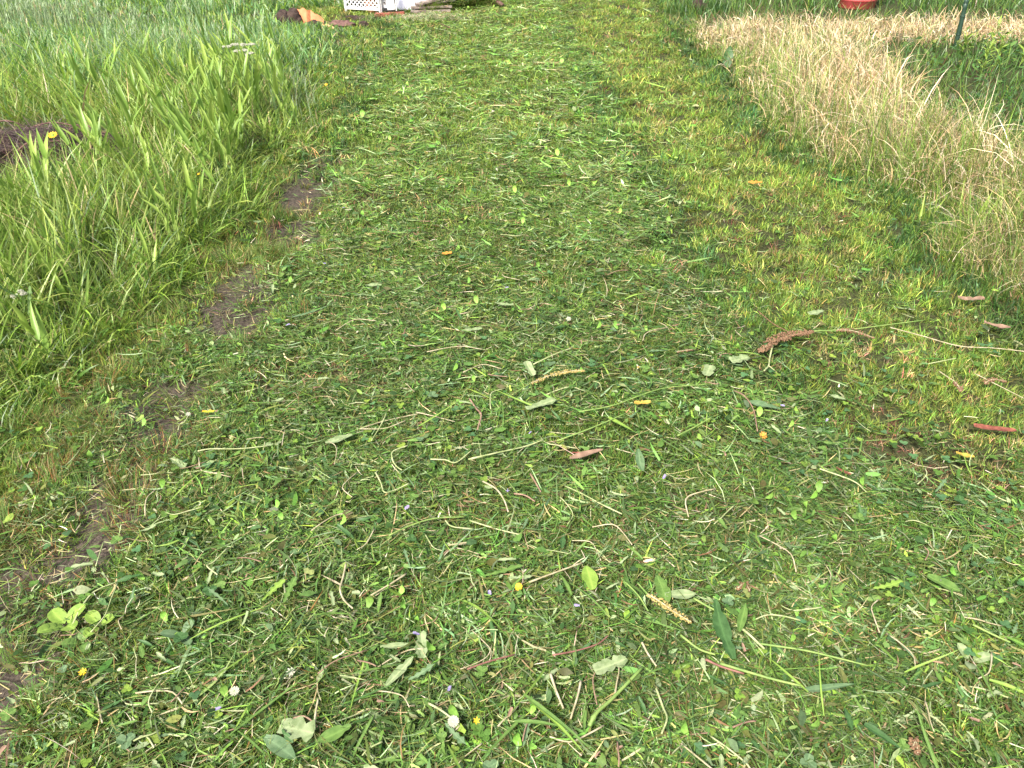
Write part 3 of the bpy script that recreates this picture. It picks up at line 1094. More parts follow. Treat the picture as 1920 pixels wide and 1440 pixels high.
BOARD_M = m_plain("weathered_wood", (.10, .075, .06), (.26, .21, .18), 12, .85, bump=.5, detail=8)
BLACK_M = m_plain("black_void", (.012, .012, .012), (.03, .028, .026), 10, .8)
RED_M = m_plain("red_plastic", (.34, .045, .045), (.44, .08, .075), 5, .4, spec=.5)
STAKE_M = m_plain("green_stake", (.012, .035, .022), (.03, .06, .04), 20, .45)

# ------------------------------------------------------------------ tall reed grass on the verge
R_LEAF = [m_plain("reed_leaf", (.25, .38, .055), (.36, .48, .10), 14, .42, .4, .45), m_plain("reed_leaf_deep", (.17, .30, .045), (.25, .38, .075), 14, .42, .4, .45)]
R_STEM = m_plain("reed_stem", (.20, .30, .06), (.28, .36, .10), 30, .5, .1)


def reed_template(k):
    r = random.Random(100 + k)
    H = r.uniform(.20, .33)
    lean = r.uniform(.15, .5)
    pts = [Vector((H * t * math.sin(lean * t), 0, H * t * math.cos(lean * t * .8))) for t in (0, .35, .7, 1)]
    stem = tube_mesh("stem", pts, .003, .0016, R_STEM, 5, 3)
    leaves = []
    n = r.randint(4, 6)
    for i in range(n):
        t = .3 + .7 * i / (n - 1)
        p = Vector((H * t * math.sin(lean * t), 0, H * t * math.cos(lean * t * .8)))
        L = r.uniform(.12, .20) * (1.1 - .3 * abs(t - .6))
        me = leaf_mesh("leaf", L, r.uniform(.016, .026), R_LEAF[r.random() < .35], 'grass', -r.uniform(.0, .45), .35, 7, r.random(), r.uniform(-.6, .6))
        up = rad(r.uniform(38, 72))
        # straight up at the top of the shoot
        if i == n - 1:
            up = rad(r.uniform(66, 82))
        az = (i % 2) * math.pi + r.uniform(-.6, .6) if i < n - 1 else r.uniform(-.4, .4)
        leaves.append((me, p, (0, -up, az)))
    return stem, leaves


REEDS = [reed_template(k) for k in range(9)]


def reed(x, y, s, az, label, group):
    stem, leaves = REEDS[random.randrange(len(REEDS))]
    t = thing("reed_plant", label, "reed", (x, y, gz(x, y) - .01), az, group)
    t.scale = (s, s, s)
    link("stem", stem, t)
    for me, p, rt in leaves:
        link("leaf", me, t, p, (rt[0], rt[1] , rt[2]))
    return t


def reeds(n, x0, x1, y0, y1, label, group, s=(.8, 1.2), keep=None):
    k = 0
    tries = 0
    while k < n and tries < 5000:
        tries += 1
        x, y = random.uniform(x0, x1), random.uniform(y0, y1)
        if x > float(x_left(np.array([y]))[0]) - .1 or not bool(clear_of_things(np.array([x]), np.array([y]))[0]):
            continue
        if vnoise(np.array([x]), np.array([y]), 2.2, 140)[0] < .32:
            continue
        reed(x, y, random.uniform(*s), random.gauss(2.7, .8), label, group)
        k += 1


reeds(88, -2.9, -1.4, 4.3, 6.3, "bright yellow-green reed shoot in the thick stand around the white yarrow", "reed shoots around the yarrow", (.9, 1.35))
reeds(58, -2.7, -1.45, 2.9, 4.3, "broad-leaved reed shoot in the verge between the twig heap and the worn strip", "reed shoots below the twig heap", (.85, 1.2))
reeds(30, -2.3, -1.6, 1.95, 2.9, "short reed shoot in the low verge grass beside the end of the worn strip", "reed shoots beside the worn strip", (.6, .95))
reeds(48, -5.2, -2.9, 4.9, 7.0, "slender reed shoot scattered through the open meadow behind the twig heap", "reed shoots in the open meadow", (.7, 1.0))

# sword-like shoots in the straw on the other side of the track
for i, (u, v, s) in enumerate([(1800, 345, 1.0), (1745, 395, .9), (1830, 420, 1.05), (1868, 405, 1.15), (1890, 440, .95), (1905, 380, 1.1), (1730, 400, .8), (1820, 300, .9), (1900, 470, .9), (1790, 300, .8)]):
    p = at(u, v + 18)
    t = thing("sword_shoot", "yellow-green sword-shaped grass shoot standing up out of the straw grass", "grass shoot", (p.x, p.y, gz(p.x, p.y) - .01), random.uniform(0, 6), "green shoots in the straw")
    for k in range(random.randint(3, 5)):
        me = leaf_mesh("blade", random.uniform(.16, .27) * s, random.uniform(.012, .018), R_LEAF[0], 'grass', -random.uniform(0, .5), .4, 7, k + i * 7)
        link("blade", me, t, (random.uniform(-.02, .02), random.uniform(-.02, .02), 0), (0, -rad(random.uniform(62, 84)), random.uniform(0, 6.28)))

# ------------------------------------------------------------------ flowering plants
def yarrow(u, v, z, label, heads):
    p = at(u, v, z)
    g = gz(p.x, p.y)
    t = thing("yarrow", label, "wildflower", (p.x, p.y, g))
    link("stem", tube_mesh("stem", [(0.03, 0, 0), (.01, .01, z * .5), (0, 0, z - g - .02)], .003, .002, S_GREEN, 5), t)
    for i, (dx, dy, dz, r) in enumerate(heads):
        link("stalk", tube_mesh("stalk", [(0, 0, z - g - .07), (dx * .5, dy * .5, z - g - .045 + dz), (dx, dy, z - g + dz - .004)], .0015, .0012, S_GREEN, 4, 3), t)
        pts = []
        for k in range(46):
            a = k * 2.39996
            rr = r * math.sqrt((k + .5) / 46)
            pts.append((dx + rr * math.cos(a), dy + rr * math.sin(a), z - g + dz + .006 * math.cos(rr / r * 1.4) + random.uniform(-.003, .003)))
        link("flower_head", beads_mesh("flower_head", pts, min(.0045, r * .2), L_WHI), t)
    for k in range(4):
        link("leaf", leaf_mesh("leaf", .11, .025, L_GREEN, 'dandelion', .4, .2, 12, k), t, (0.02, 0, .05 + .06 * k), (0, -rad(45), k * 1.7))


yarrow(448, 88, .46, "white yarrow with wide flat flower heads standing above the reeds", [(-.085, .0, 0, .03), (-.03, .02, .01, .034), (.03, .0, .012, .032), (.085, .015, .012, .028), (.0, -.05, -.02, .028), (.05, -.05, -.015, .026)])
yarrow(462, 103, .42, "smaller white yarrow with a single domed flower cluster below the wide one", [(-.02, 0, 0, .026), (.025, .01, .008, .026), (.0, -.03, -.01, .02)])
yarrow(32, 556, .20, "low white flower cluster among the verge reeds", [(-.01, 0, 0, .013), (.02, .01, .004, .012), (.0, .03, .004, .01)])


def fleabane(u, v, h, seed, label):
    r = random.Random(seed)
    p = at(u, v)
    t = thing("fleabane", label, "wildflower", (p.x, p.y, gz(p.x, p.y)), r.uniform(0, 6), "white flowered weeds in the green plot")
    link("stem", tube_mesh("stem", [(0, 0, 0), (.01, 0, h * .5), (.0, .015, h)], .004, .0025, S_GREEN, 5), t)
    lm = leaf_mesh("leaf", .10, .02, R_LEAF[0], 'dock', -.5, .25, 7, seed)
    for k in range(13):
        link("leaf", lm, t, (.005, 0, h * (.12 + .062 * k)), (0, -rad(r.uniform(15, 55)), k * 2.4))
    for k in range(6):
        a = k * 1.05 + r.uniform(-.2, .2)
        q = (.05 * math.cos(a), .05 * math.sin(a), h + r.uniform(.0, .04))
        link("stalk", tube_mesh("stalk", [(0, .012, h * .9), (q[0] * .6, q[1] * .6, h * .97), q], .0015, .001, S_GREEN, 4, 3), t)
        pts = [(q[0] + .011 * math.cos(b) * c, q[1] + .011 * math.sin(b) * c, q[2] + .003) for b in np.linspace(0, 6.28, 10) for c in (.5, .9)]
        fh = link("flower_head", beads_mesh("flower_head", pts, .0026, L_WHI), t)
        link("centre", beads_mesh("centre", [(q[0], q[1], q[2] + .004)], .006, L_YEL), fh)


for i, (u, v, h, lb) in enumerate([(1845, 128, .36, "tall fleabane with pale leaves behind the straw grass, next after the dark stake"), (1862, 136, .27, "fleabane with a flat white top close against the tallest one"),
                                   (1835, 148, .27, "short fleabane with small white heads in front of the tallest one"), (1905, 140, .30, "fleabane standing apart in the green plot, farthest from the stake"),
                                   (1912, 118, .24, "slim fleabane behind the one that stands apart in the plot"), (1800, 112, .16, "stunted fleabane nearest the foot of the dark stake")]):
    fleabane(u, v, h, 300 + i, lb)

# broad weed leaf at the foot of the straw
p = at(1362, 135)
t = thing("dock_seedling", "broad glossy dark green dock leaf at the edge of the straw grass", "weed", (p.x, p.y, gz(p.x, p.y)))
link("leaf", leaf_mesh("leaf", .2, .09, L_DARK, 'dock', .5, .2, 9, 3), t, (0, 0, .01), (0, -rad(60), rad(80)))
link("leaf", leaf_mesh("leaf", .15, .07, L_DARK, 'dock', .5, .2, 9, 4), t, (0, 0, .01), (0, -rad(35), rad(200)))
link("leaf", leaf_mesh("leaf", .13, .06, L_GREEN, 'dock', .5, .2, 9, 5), t, (0, 0, .01), (0, -rad(30), rad(320)))

# plantain rosette by the worn strip
p = at(125, 1160)
for (u, v, L, W, mat, k, lb) in [(120, 1165, .055, .035, L_LIME, 4, "bright lime plantain rosette growing at the edge of the worn soil strip"), (185, 1172, .036, .03, L_LIME, 3, "small round-leaved lime weed beside the plantain rosette"),
                                 (150, 1205, .034, .028, L_GREEN, 3, "round-leaved green weed just below the plantain rosette"), (1818, 1240, .042, .024, L_PALE, 3, "pale three-leaved weed seedling standing clear of the dark clippings"),
                                 (345, 1195, .042, .022, L_BLUE, 3, "bluish three-leaved weed lying against the mown turf past the plantain")]:
    p = at(u, v, .03)
    t = thing("weed_rosette", lb, "weed", (p.x, p.y, gz(p.x, p.y) + .015), random.uniform(0, 6))
    for i in range(k):
        link("leaf", leaf_mesh("leaf", L * random.uniform(.8, 1.15), W, mat, 'round', -.5, .2, 8, i), t, (.006 * math.cos(i * 6.28 / k), .006 * math.sin(i * 6.28 / k), .01), (0, -rad(random.uniform(12, 35)), i * 6.28 / k))

# ------------------------------------------------------------------ things lying on the mown track, surveyed one by one
def stem(pts, r, mat, label, cat="cut stem", knots=(), z=.05, name="cut_stalk", taper=.75, group=None):
    P = px_path(pts, z)
    o = P[len(P) // 2].copy()
    me = tube_mesh(name, [q - o + Vector((0, 0, random.uniform(-.004, .006))) for q in P], r, r * taper, mat, 6, 5, knots)
    return tag(link(name, me, None, o), label, cat, group)


stem([(372, 850), (395, 845), (450, 841), (503, 834)], .0022, S_PALE, "long pale bare stem with a hooked end near the yellow petal")
stem([(425, 1028), (400, 1052), (388, 1061), (408, 1079)], .0022, S_PALE, "pale stem snapped into a sharp V beside the worn strip")
stem([(704, 883), (714, 903), (721, 923), (740, 915), (767, 904)], .0024, S_PALE, "pale yellow stem bent into a wide J above a clover leaf")
stem([(764, 832), (737, 844), (735, 856), (741, 868), (753, 878)], .0024, S_PALE, "pale stem curled into an S, next to the J-shaped stem")
stem([(724, 770), (712, 794), (695, 821)], .0023, S_PALE, "straight pale yellow stem lying across a thin straw one")
stem([(672, 797), (720, 781), (798, 770)], .0016, S_STRAW, "long thin straw stem crossed by a straight pale one")
stem([(672, 797), (720, 797), (760, 788)], .0015, S_STRAW, "thin straw stem lying under the straight pale yellow one")
stem([(780, 774), (815, 780), (850, 790)], .0018, S_STRAW, "thin pale stem with a blunt end, just behind the curled dandelion leaf")
stem([(807, 860), (835, 861), (855, 864), (885, 843)], .0024, S_PALE, "whitish stem with a kink whose end points at the long straight stem")
stem([(878, 860), (930, 847), (985, 830), (1017, 820)], .0026, S_PALE, "long straight pale green stem lying between the two brown jointed stems", knots=(.1, .75))
stem([(880, 741), (892, 760), (900, 772), (902, 782), (895, 806)], .0034, S_BROWN, "pinkish brown jointed stem bent at its swollen node", knots=(.55,))
stem([(905, 899), (930, 913), (945, 932), (953, 956)], .0027, S_STRAW, "pale stem arched like a bow beside the lilac petal")
stem([(994, 886), (1006, 903), (1014, 921)], .0028, S_BROWN, "short brown curved stem, the one beyond the lilac petal")
stem([(964, 919), (985, 925), (1003, 938)], .0026, S_BROWN, "brown stem lying against the lilac petal")
stem([(729, 1005), (770, 984), (812, 972), (870, 965)], .0022, S_GREEN, "long green stem with a broken tip and a leaf tuft below it")
stem([(835, 976), (848, 986), (886, 990)], .002, S_PALE, "short pale curved stem under the long green one")
stem([(880, 974), (930, 985), (977, 1002)], .0023, S_PALE, "pale stem reaching out past the end of the long green one")
stem([(992, 1087), (1040, 1071), (1093, 1052)], .0026, S_STRAW, "stout whitish stem lying just beyond the yellow dandelion flower")
stem([(840, 1020), (870, 1016), (893, 1010)], .0022, S_STRAW, "short whitish stem beside the shrivelled pale flower")
stem([(649, 1058), (643, 1085), (638, 1107), (645, 1125), (662, 1143)], .0026, S_STRAW, "straw coloured stem with a flattened upper half and a bent thin tail")
stem([(762, 1074), (735, 1095), (695, 1116)], .0026, S_STRAW, "split straw stem pointing at the round clover leaf")
stem([(595, 1261), (630, 1242), (688, 1217)], .0017, S_BROWN, "thin pinkish straight stem near the white petals")
stem([(876, 1251), (915, 1240), (965, 1224)], .0024, S_RED, "red stem lying alone on dark clippings with no leaf beside it")
stem([(1036, 1230), (1080, 1219), (1120, 1209), (1140, 1194)], .0022, S_RED, "long red stem with an upturned tip, beside the pale folded leaf")
stem([(590, 1356), (592, 1335), (597, 1313)], .0026, S_STRAW, "short white stem standing out beside the blunt dock leaf")
stem([(803, 1312), (825, 1328), (846, 1344)], .0026, S_PALE, "yellow-tipped pale stem leading to the white fluff")
stem([(1105, 1358), (1119, 1337), (1150, 1307), (1205, 1252)], .0046, S_GREEN, "thick pale green stalk with an orange brown joint", knots=(.22,), z=.055)
stem([(1230, 1292), (1244, 1325), (1250, 1350), (1240, 1378)], .0026, S_PALE, "pale stem curving round the thick green stalk's open side")
stem([(1032, 1264), (1043, 1292), (1057, 1323)], .003, S_STRAW, "pinkish straw stem beside the bundle of long green blades")
stem([(1089, 1276), (1083, 1305), (1070, 1344)], .0028, S_STRAW, "brownish straw stem between the green blade bundle and the thick stalk")
stem([(1203, 1208), (1215, 1225), (1231, 1248)], .0026, S_STRAW, "straight pale stem just past the end of the thick green stalk")
stem([(1322, 1239), (1350, 1251), (1395, 1264)], .0032, S_RED, "dull red stem lying close along a long green one", z=.05)
stem([(1350, 1246), (1405, 1262), (1450, 1275), (1500, 1288)], .0034, S_GREEN, "long green stalk that starts beside the dull red stem", z=.052)
stem([(1275, 1195), (1310, 1218), (1340, 1232)], .003, S_GREEN, "green stalk running under the large dock leaf", z=.045)
stem([(1300, 1126), (1325, 1143), (1352, 1160)], .003, S_GREEN, "green stalk pointing at the tip of the large dock leaf", z=.05)
stem([(1379, 1178), (1400, 1193), (1433, 1219)], .0034, S_PALE, "pale stalk slanting away from the large dock leaf's edge", z=.05)
stem([(1165, 1090), (1195, 1120), (1215, 1150)], .0022, S_GREEN, "slim green stalk running down towards the yellow seed head")
stem([(1420, 1208), (1500, 1222), (1560, 1235), (1625, 1250)], .0026, S_GREEN, "very long yellow-green stalk lying across the thick clippings", z=.052)
stem([(1820, 1178), (1860, 1195), (1890, 1212)], .0028, S_GREEN, "bright green stalk beyond the pale three-leaved seedling", z=.052)
stem([(800, 655), (860, 646), (905, 653)], .0018, S_STRAW, "arched thin straw stem in the middle of the track")
stem([(962, 588), (955, 602), (945, 618)], .002, S_PALE, "short upright-looking pale stem near the small cream flower")
stem([(718, 598), (722, 604), (715, 612)], .0022, S_PALE, "tiny pale hooked stem beside the long arched straw")
stem([(628, 615), (665, 598), (705, 602)], .0018, S_STRAW, "long arched straw ending beside a tiny hooked stem")
stem([(868, 697), (905, 680), (940, 684)], .002, S_STRAW, "pale straw stem lying flat in front of the white leaf")
stem([(1000, 676), (1040, 662), (1075, 647)], .0025, S_PALE, "straight pale stem lying behind the yellow-green seed head")
stem([(1085, 770), (1150, 760), (1240, 730), (1330, 722)], .0022, S_GREEN, "long slender green stem reaching over the ochre leaf")
stem([(1270, 820), (1300, 802), (1335, 785)], .003, S_GREEN, "stout green stem lying beside the bluish crumpled leaf")
stem([(1375, 735), (1395, 745), (1412, 770), (1420, 810)], .0024, S_BROWN, "stem with a pink swollen end leading to the orange flower", knots=(.2,))
stem([(1060, 905), (1090, 925), (1130, 955), (1165, 975)], .0024, S_PALE, "pale curved stem running down beside the long bright blade")
stem([(1045, 815), (1110, 800), (1175, 775)], .0024, S_GREEN, "pale green stem lying in the fan of green blades")
stem([(915, 700), (930, 702), (952, 702)], .002, S_BROWN, "thin brown stem lying just before the white leaf")

# dock leaves and other single leaves
def lone_leaf(u, v, L, W, mat, kind, yaw, label, curl=.3, fold=.2, tilt=0., roll=0., cat="leaf", name="fallen_leaf", z=.044, seed=None, group=None):
    p = at(u, v, z)
    me = leaf_mesh(name, L, W, mat, kind, curl, fold, 10, seed if seed is not None else int(u * 7 + v), random.uniform(-.4, .4))
    bx = Vector((math.cos(yaw), math.sin(yaw), 0)) * (L / 2)
    o = link(name, me, None, (p.x - bx.x, p.y - bx.y, gz(p.x, p.y) + z), (roll, -tilt, yaw))
    return tag(o, label, cat, group)


d2 = rad
lone_leaf(1355, 1188, .150, .036, L_DARK, 'dock', d2(92), "large dark green dock leaf lying on top of crossed green stalks", .35, .22, tilt=.1, z=.06)
lone_leaf(1390, 1165, .085, .020, L_GREEN, 'dock', d2(70), "narrow green leaf branching beside the large dark dock leaf", .3, .3, z=.055)
lone_leaf(1240, 1110, .085, .036, L_GREEN, 'dock', d2(95), "green dock leaf lying behind the yellow seed head", .2, .2)
lone_leaf(1275, 1120, .075, .030, L_PALE, 'dock', d2(5), "pale wrinkled leaf pointing away from the yellow seed head", .3, .25)
lone_leaf(1145, 1250, .080, .036, L_PALE, 'torn', d2(25), "pale folded leaf with a torn corner near the long red stem", .4, .3)
lone_leaf(1105, 1085, .075, .040, L_LIME, 'dock', d2(95), "soft green oval leaf lying beyond the end of the stout whitish stem", .2, .15)
lone_leaf(1200, 865, .085, .026, L_BLUE, 'dock', d2(95), "pointed bluish green leaf standing out in the middle of the clippings", .2, .25, tilt=.15)
lone_leaf(750, 1255, .085, .022, L_PALE, 'dock', d2(55), "narrow pale leaf standing half on edge by a thin stem", .3, .35, tilt=.1)
lone_leaf(790, 1205, .070, .032, L_PALE, 'torn', d2(100), "crinkled pale green leaf at the foot of a white stem", .4, .35)
lone_leaf(740, 1207, .065, .016, L_PALE, 'dock', d2(10), "slim pale leaf lying level beside the crinkled one", .2, .3)
lone_leaf(557, 1372, .075, .055, L_PALE, 'torn', d2(-10), "broad blunt pale dock leaf near the short white stem", .2, .1)
lone_leaf(625, 1375, .075, .030, L_GREEN, 'dock', d2(25), "green oval leaf lying next to the broad blunt one", .2, .2)
lone_leaf(525, 1405, .085, .034, L_BLUE, 'dock', d2(-30), "bluish dock leaf tapering under the broad blunt one", .2, .2)
lone_leaf(545, 1110, .080, .034, L_GREEN, 'dandelion', d2(80), "toothed green dandelion leaf upright near the flattened straw stem", .2, .2)
lone_leaf(515, 1110, .075, .030, L_LIME, 'dandelion', d2(60), "lighter toothed dandelion leaf close by the upright one", .2, .2)
lone_leaf(945, 1068, .105, .026, L_GREEN, 'dandelion', d2(15), "long toothed dandelion leaf near the yellow dandelion flower", .2, .25)
lone_leaf(975, 1078, .060, .024, L_PALE, 'dandelion', d2(5), "short toothed leaf just above the yellow dandelion flower", .2, .25)
lone_leaf(635, 820, .085, .030, L_PALE, 'dock', d2(22), "pale upturned dock leaf on the worn side of the clippings", .3, .25)
lone_leaf(335, 870, .075, .026, L_PALE, 'torn', d2(-40), "crumpled white-green leaf near the hooked pale stem", .5, .3)
lone_leaf(1015, 757, .110, .032, L_PALE, 'torn', d2(30), "long pale torn leaf beside the fan of green blades", .3, .3)
lone_leaf(992, 690, .060, .034, L_PALE, 'torn', d2(115), "whitish leaf standing on edge by the yellow-green seed head", .3, .3, tilt=.5, z=.06)
lone_leaf(1328, 697, .070, .045, L_PALE, 'torn', d2(70), "pale squarish leaf in front of the crumpled white one", .3, .2)
lone_leaf(1388, 672, .075, .050, L_PALE, 'torn', d2(20), "crumpled white leaf with a thin stalk by the brown seed head", .4, .25)
lone_leaf(1433, 762, .100, .034, L_BLUE, 'dock', d2(-30), "bluish crumpled leaf below the stalk of the brown seed head", .3, .3)
lone_leaf(1570, 741, .055, .020, L_PALE, 'dock', d2(-35), "small pale leaf lying on the short lawn", .2, .25)
lone_leaf(1530, 585, .070, .035, L_PALE, 'torn', d2(20), "pale leaf on the lawn behind the brown seed head", .3, .2)
lone_leaf(1165, 800, .120, .015, L_LIME, 'grass', d2(-55), "bright lime grass blade lying in the middle of the clippings", .2, .3, tilt=.1)
lone_leaf(1100, 848, .110, .024, S_BROWN, 'dock', d2(18), "brown curled leaf lying next to the red scrap", .3, .5)
lone_leaf(590, 577, .200, .012, L_BLUE, 'grass', d2(38), "long bluish grass blade lying near the worn strip", .2, .3)
lone_leaf(700, 533, .070, .030, L_PALE, 'dock', d2(-5), "pale leaf lying on its own on the smooth part of the track", .2, .2)
lone_leaf(945, 568, .080, .026, L_PALE, 'torn', d2(-20), "white-edged leaf near the short upright-looking stem", .4, .3)
lone_leaf(885, 615, .080, .024, L_PALE, 'torn', d2(12), "silvery leaf lying level just behind the arched thin straw", .3, .3)
lone_leaf(1665, 1098, .085, .030, L_LIME, 'dandelion', d2(12), "lime toothed leaf lying on the thick swath of cut stalks", .2, .2)
lone_leaf(1765, 1102, .075, .034, L_GREEN, 'dock', d2(-40), "green pointed leaf half buried in the swath of cut stalks", .3, .3)
lone_leaf(1555, 1292, .110, .018, L_BLUE, 'grass', d2(4), "flat bluish grey blade lying at the end of the long green stalk", .1, .3)
lone_leaf(1655, 1385, .080, .018, L_DARK, 'grass', d2(-45), "dark green glossy blade sticking out of the olive clippings", .2, .4)
lone_leaf(390, 770, .040, .016, L_YEL, 'torn', d2(0), "bright yellow petal on the turf by the worn strip", .5, .4, cat="petal", name="petal")
lone_leaf(1205, 755, .055, .024, L_OCH, 'torn', d2(5), "ochre crumpled leaf in the middle of the clippings", .6, .4)
lone_leaf(1810, 853, .050, .022, L_OCH, 'torn', d2(-25), "yellow leaf on the lawn past the thin brown patch", .4, .3)
lone_leaf(838, 475, .045, .030, L_ORA, 'torn', d2(0), "small orange petal far along the clippings", .5, .3, cat="petal", name="petal")
lone_leaf(1415, 347, .075, .045, L_ORA, 'torn', d2(-10), "orange dead leaf on the lawn near the straw grass", .5, .3)
lone_leaf(1083, 842, .032, .010, L_RED, 'torn', d2(0), "small red leaf scrap beside the brown curled leaf", .2, .2)
lone_leaf(1582, 882, .045, .014, L_RED, 'torn', d2(-45), "narrow red scrap on the lawn edge by the dark track", .2, .3)
lone_leaf(1820, 565, .10, .04, S_BROWN, 'torn', d2(-10), "reddish brown dead leaf on the lawn behind the long straw", .5, .3)
lone_leaf(1865, 805, .12, .03, L_RED, 'torn', d2(-15), "dark red dead leaf on the lawn beyond the yellow one", .5, .3)
lone_leaf(1870, 610, .09, .035, S_BROWN, 'torn', d2(-30), "brown dead leaf lying beside the reddish one", .5, .3)

# small flowers
def daisy(u, v, r, mat, centre, label, name="flower", stalk=None, n=12, z=.048, cat="flower", tilt=.5):
    r *= .8
    p = at(u, v, z)
    t = thing(name, label, cat, (p.x, p.y, gz(p.x, p.y) + z), random.uniform(0, 6))
    t.rotation_euler = (tilt, 0, random.uniform(-.6, .6))
    pm = leaf_mesh("petal", r, r * .42, mat, 'dock', .4, .2, 4, int(u))
    for k in range(n):
        link("petal", pm, t, (0, 0, .002 * (k % 2)), (0, -rad(12), k * 6.283 / n))
    link("centre", lump_mesh("centre", r * .4, r * .4, r * .3, centre, .1, 1, 2), t)
    if stalk:
        P = px_path(stalk, z - .006)
        inv = t.matrix_basis.inverted()
        link("stalk", tube_mesh("stalk", [inv @ q for q in P], .0018, .0016, S_PALE, 5, 4), t)


daisy(973, 1096, .013, L_YEL, L_OCH, "yellow dandelion flower lying beside the short toothed leaf", n=18)
daisy(1431, 815, .017, L_ORA, L_YEL, "orange and yellow flower at the end of the pink-tipped stem", n=10)
daisy(350, 768, .011, L_WHI, L_WHI, "small white daisy with its bent stalk beside the yellow petal", stalk=[(332, 799), (334, 788), (345, 780), (350, 769)])
daisy(174, 1060, .010, L_PALE, L_PALE, "pale closed flower cup on a cut stalk in the worn strip", stalk=[(191, 1010), (184, 1032), (177, 1055)], tilt=1.0)
daisy(1066, 597, .014, L_WHI, L_PALE, "small cream flower far along the clippings", n=9)
daisy(698, 1334, .016, L_PALE, L_WHI, "closed cream dandelion head lying upside down in the clippings", n=16, tilt=1.3)
daisy(440, 1296, .014, L_WHI, L_PALE, "round whitish clover flower resting on dark clippings", n=18, tilt=.2)
daisy(850, 1352, .016, L_WHI, L_WHI, "white fluffy seed tuft at the end of the yellow-tipped stem", n=20, tilt=.3, name="seed_tuft", cat="seed tuft")
daisy(545, 1260, .014, L_WHI, L_WHI, "loose cluster of white petals by the thin pinkish stem", n=8, tilt=.2)
daisy(893, 1352, .010, L_YEL, L_YEL, "small yellow petal cluster next to the white fluff", n=6)
daisy(1197, 684, .014, L_WHI, L_ORA, "white petal scrap with an orange end beyond the ochre leaf", n=3)
daisy(952, 914, .008, L_VIO, L_VIO, "single lilac petal at the end of the bow-shaped stem", n=4, tilt=.2)
daisy(158, 1305 - 40, .012, L_YEL, L_LIME, "small yellow-green weed flower in the rusty turf", n=9, tilt=.2)
daisy(105, 267 + 4, .035, L_YEL, L_LIME, "yellow flower growing out of the twig heap", n=12, z=.2)
daisy(375, 336, .012, L_YEL, L_YEL, "small yellow buttercup in the verge grass", n=6, z=.16)
daisy(360, 357, .011, L_OCH, L_YEL, "pale yellow bud in the verge grass under the buttercup", n=6, z=.14)
daisy(612, 162, .018, L_YEL, L_YEL, "yellow buttercup at the corner of the reed stand", n=6, z=.2)
daisy(62, 490, .012, L_RED, L_RED, "tiny pink flower deep in the verge grass", n=5, z=.14)


# seed heads
def seed_head(pts, r, n, mat, bead, label, stalks=(), z=.055):
    P = px_path(pts, z)
    o = P[0].copy()
    t = thing("seed_spray", label, "seed head", o)
    Q = [q - o for q in P]
    link("stem", tube_mesh("stem", Q, .002, .001, S_STRAW, 5, 4), t)
    bp = []
    segs = len(Q) - 1
    for k in range(n):
        s = random.random() * segs
        i = min(int(s), segs - 1)
        c = Q[i].lerp(Q[i + 1], s - i)
        w = r * math.sin(math.pi * min(1, .12 + .8 * s / segs)) * random.random() ** .5
        a = random.uniform(0, 6.28)
        bp.append((c.x + w * math.cos(a), c.y + w * math.sin(a) * .9, c.z + abs(w * math.sin(a * 1.7)) * .7 - .004))
    link("seeds", beads_mesh("seeds", bp, bead, mat), t)["kind"] = "stuff"
    for sp, rr, m in stalks:
        S = px_path(sp, z - .006)
        link("stalk", tube_mesh("stalk", [q - o for q in S], rr, rr * .8, m, 6, 5), t)


seed_head([(1425, 657), (1450, 640), (1480, 630), (1522, 624)], .026, 430, SEED_B, .0042, "large brown dock seed head with a long trailing stalk at the lawn edge",
          [([(1450, 642), (1444, 668), (1441, 686), (1432, 698)], .0034, S_PALE), ([(1441, 686), (1452, 695)], .0022, S_PALE), ([(1520, 624), (1600, 618), (1660, 610), (1735, 597)], .0026, S_GREEN), ([(1422, 578), (1450, 605), (1480, 625)], .0022, SEED_B)])
seed_head([(1214, 1117), (1240, 1133), (1265, 1152), (1295, 1169)], .011, 210, SEED_Y, .0028, "yellow and rust seed head lying beside the wrinkled pale leaf", [([(1195, 1098), (1214, 1117)], .002, S_GREEN)])
seed_head([(995, 712), (1030, 697), (1065, 690), (1097, 690)], .012, 200, SEED_Y, .0032, "yellow-green seed head lying by the whitish leaf on edge", [([(960, 735), (995, 712)], .002, S_GREEN)])
seed_head([(1570, 620), (1600, 622), (1640, 632)], .014, 90, SEED_B, .0034, "sparse reddish seed spray beside the big brown seed head", [])
seed_head([(1790, 716), (1800, 726), (1802, 732)], .014, 60, SEED_B, .0034, "small brown seed spray in the short lawn", [([(1760, 700), (1790, 716)], .0018, S_STRAW)])
seed_head([(1846, 720), (1860, 714), (1885, 716)], .013, 70, SEED_B, .0034, "brown seed spray lying across a thin straw on the lawn", [([(1825, 705), (1920, 745)], .0016, S_STRAW)])
seed_head([(1382, 1108), (1395, 1098), (1405, 1112)], .010, 60, SEED_B, .0028, "small coppery seed cluster beside the pale stalk", [])
seed_head([(1712, 1400), (1718, 1388), (1722, 1410)], .012, 80, SEED_B, .0028, "reddish seed cluster in the olive clippings", [])
seed_head([(1270, 660), (1300, 655)], .006, 30, SEED_B, .003, "thin rusty seed spike on the clippings near the squarish leaf", [])
stem([(1668, 618), (1730, 632), (1800, 648), (1870, 655), (1990, 672)], .0020, S_STRAW, "very long straw lying across the lawn past the brown seed head", z=.05)
stem([(1740, 684), (1790, 678)], .0022, S_PALE, "short pale stem lying level on the lawn")
stem([(1535, 885), (1600, 900), (1625, 922)], .0022, S_PALE, "pale stem bent downwards beside the narrow red scrap")

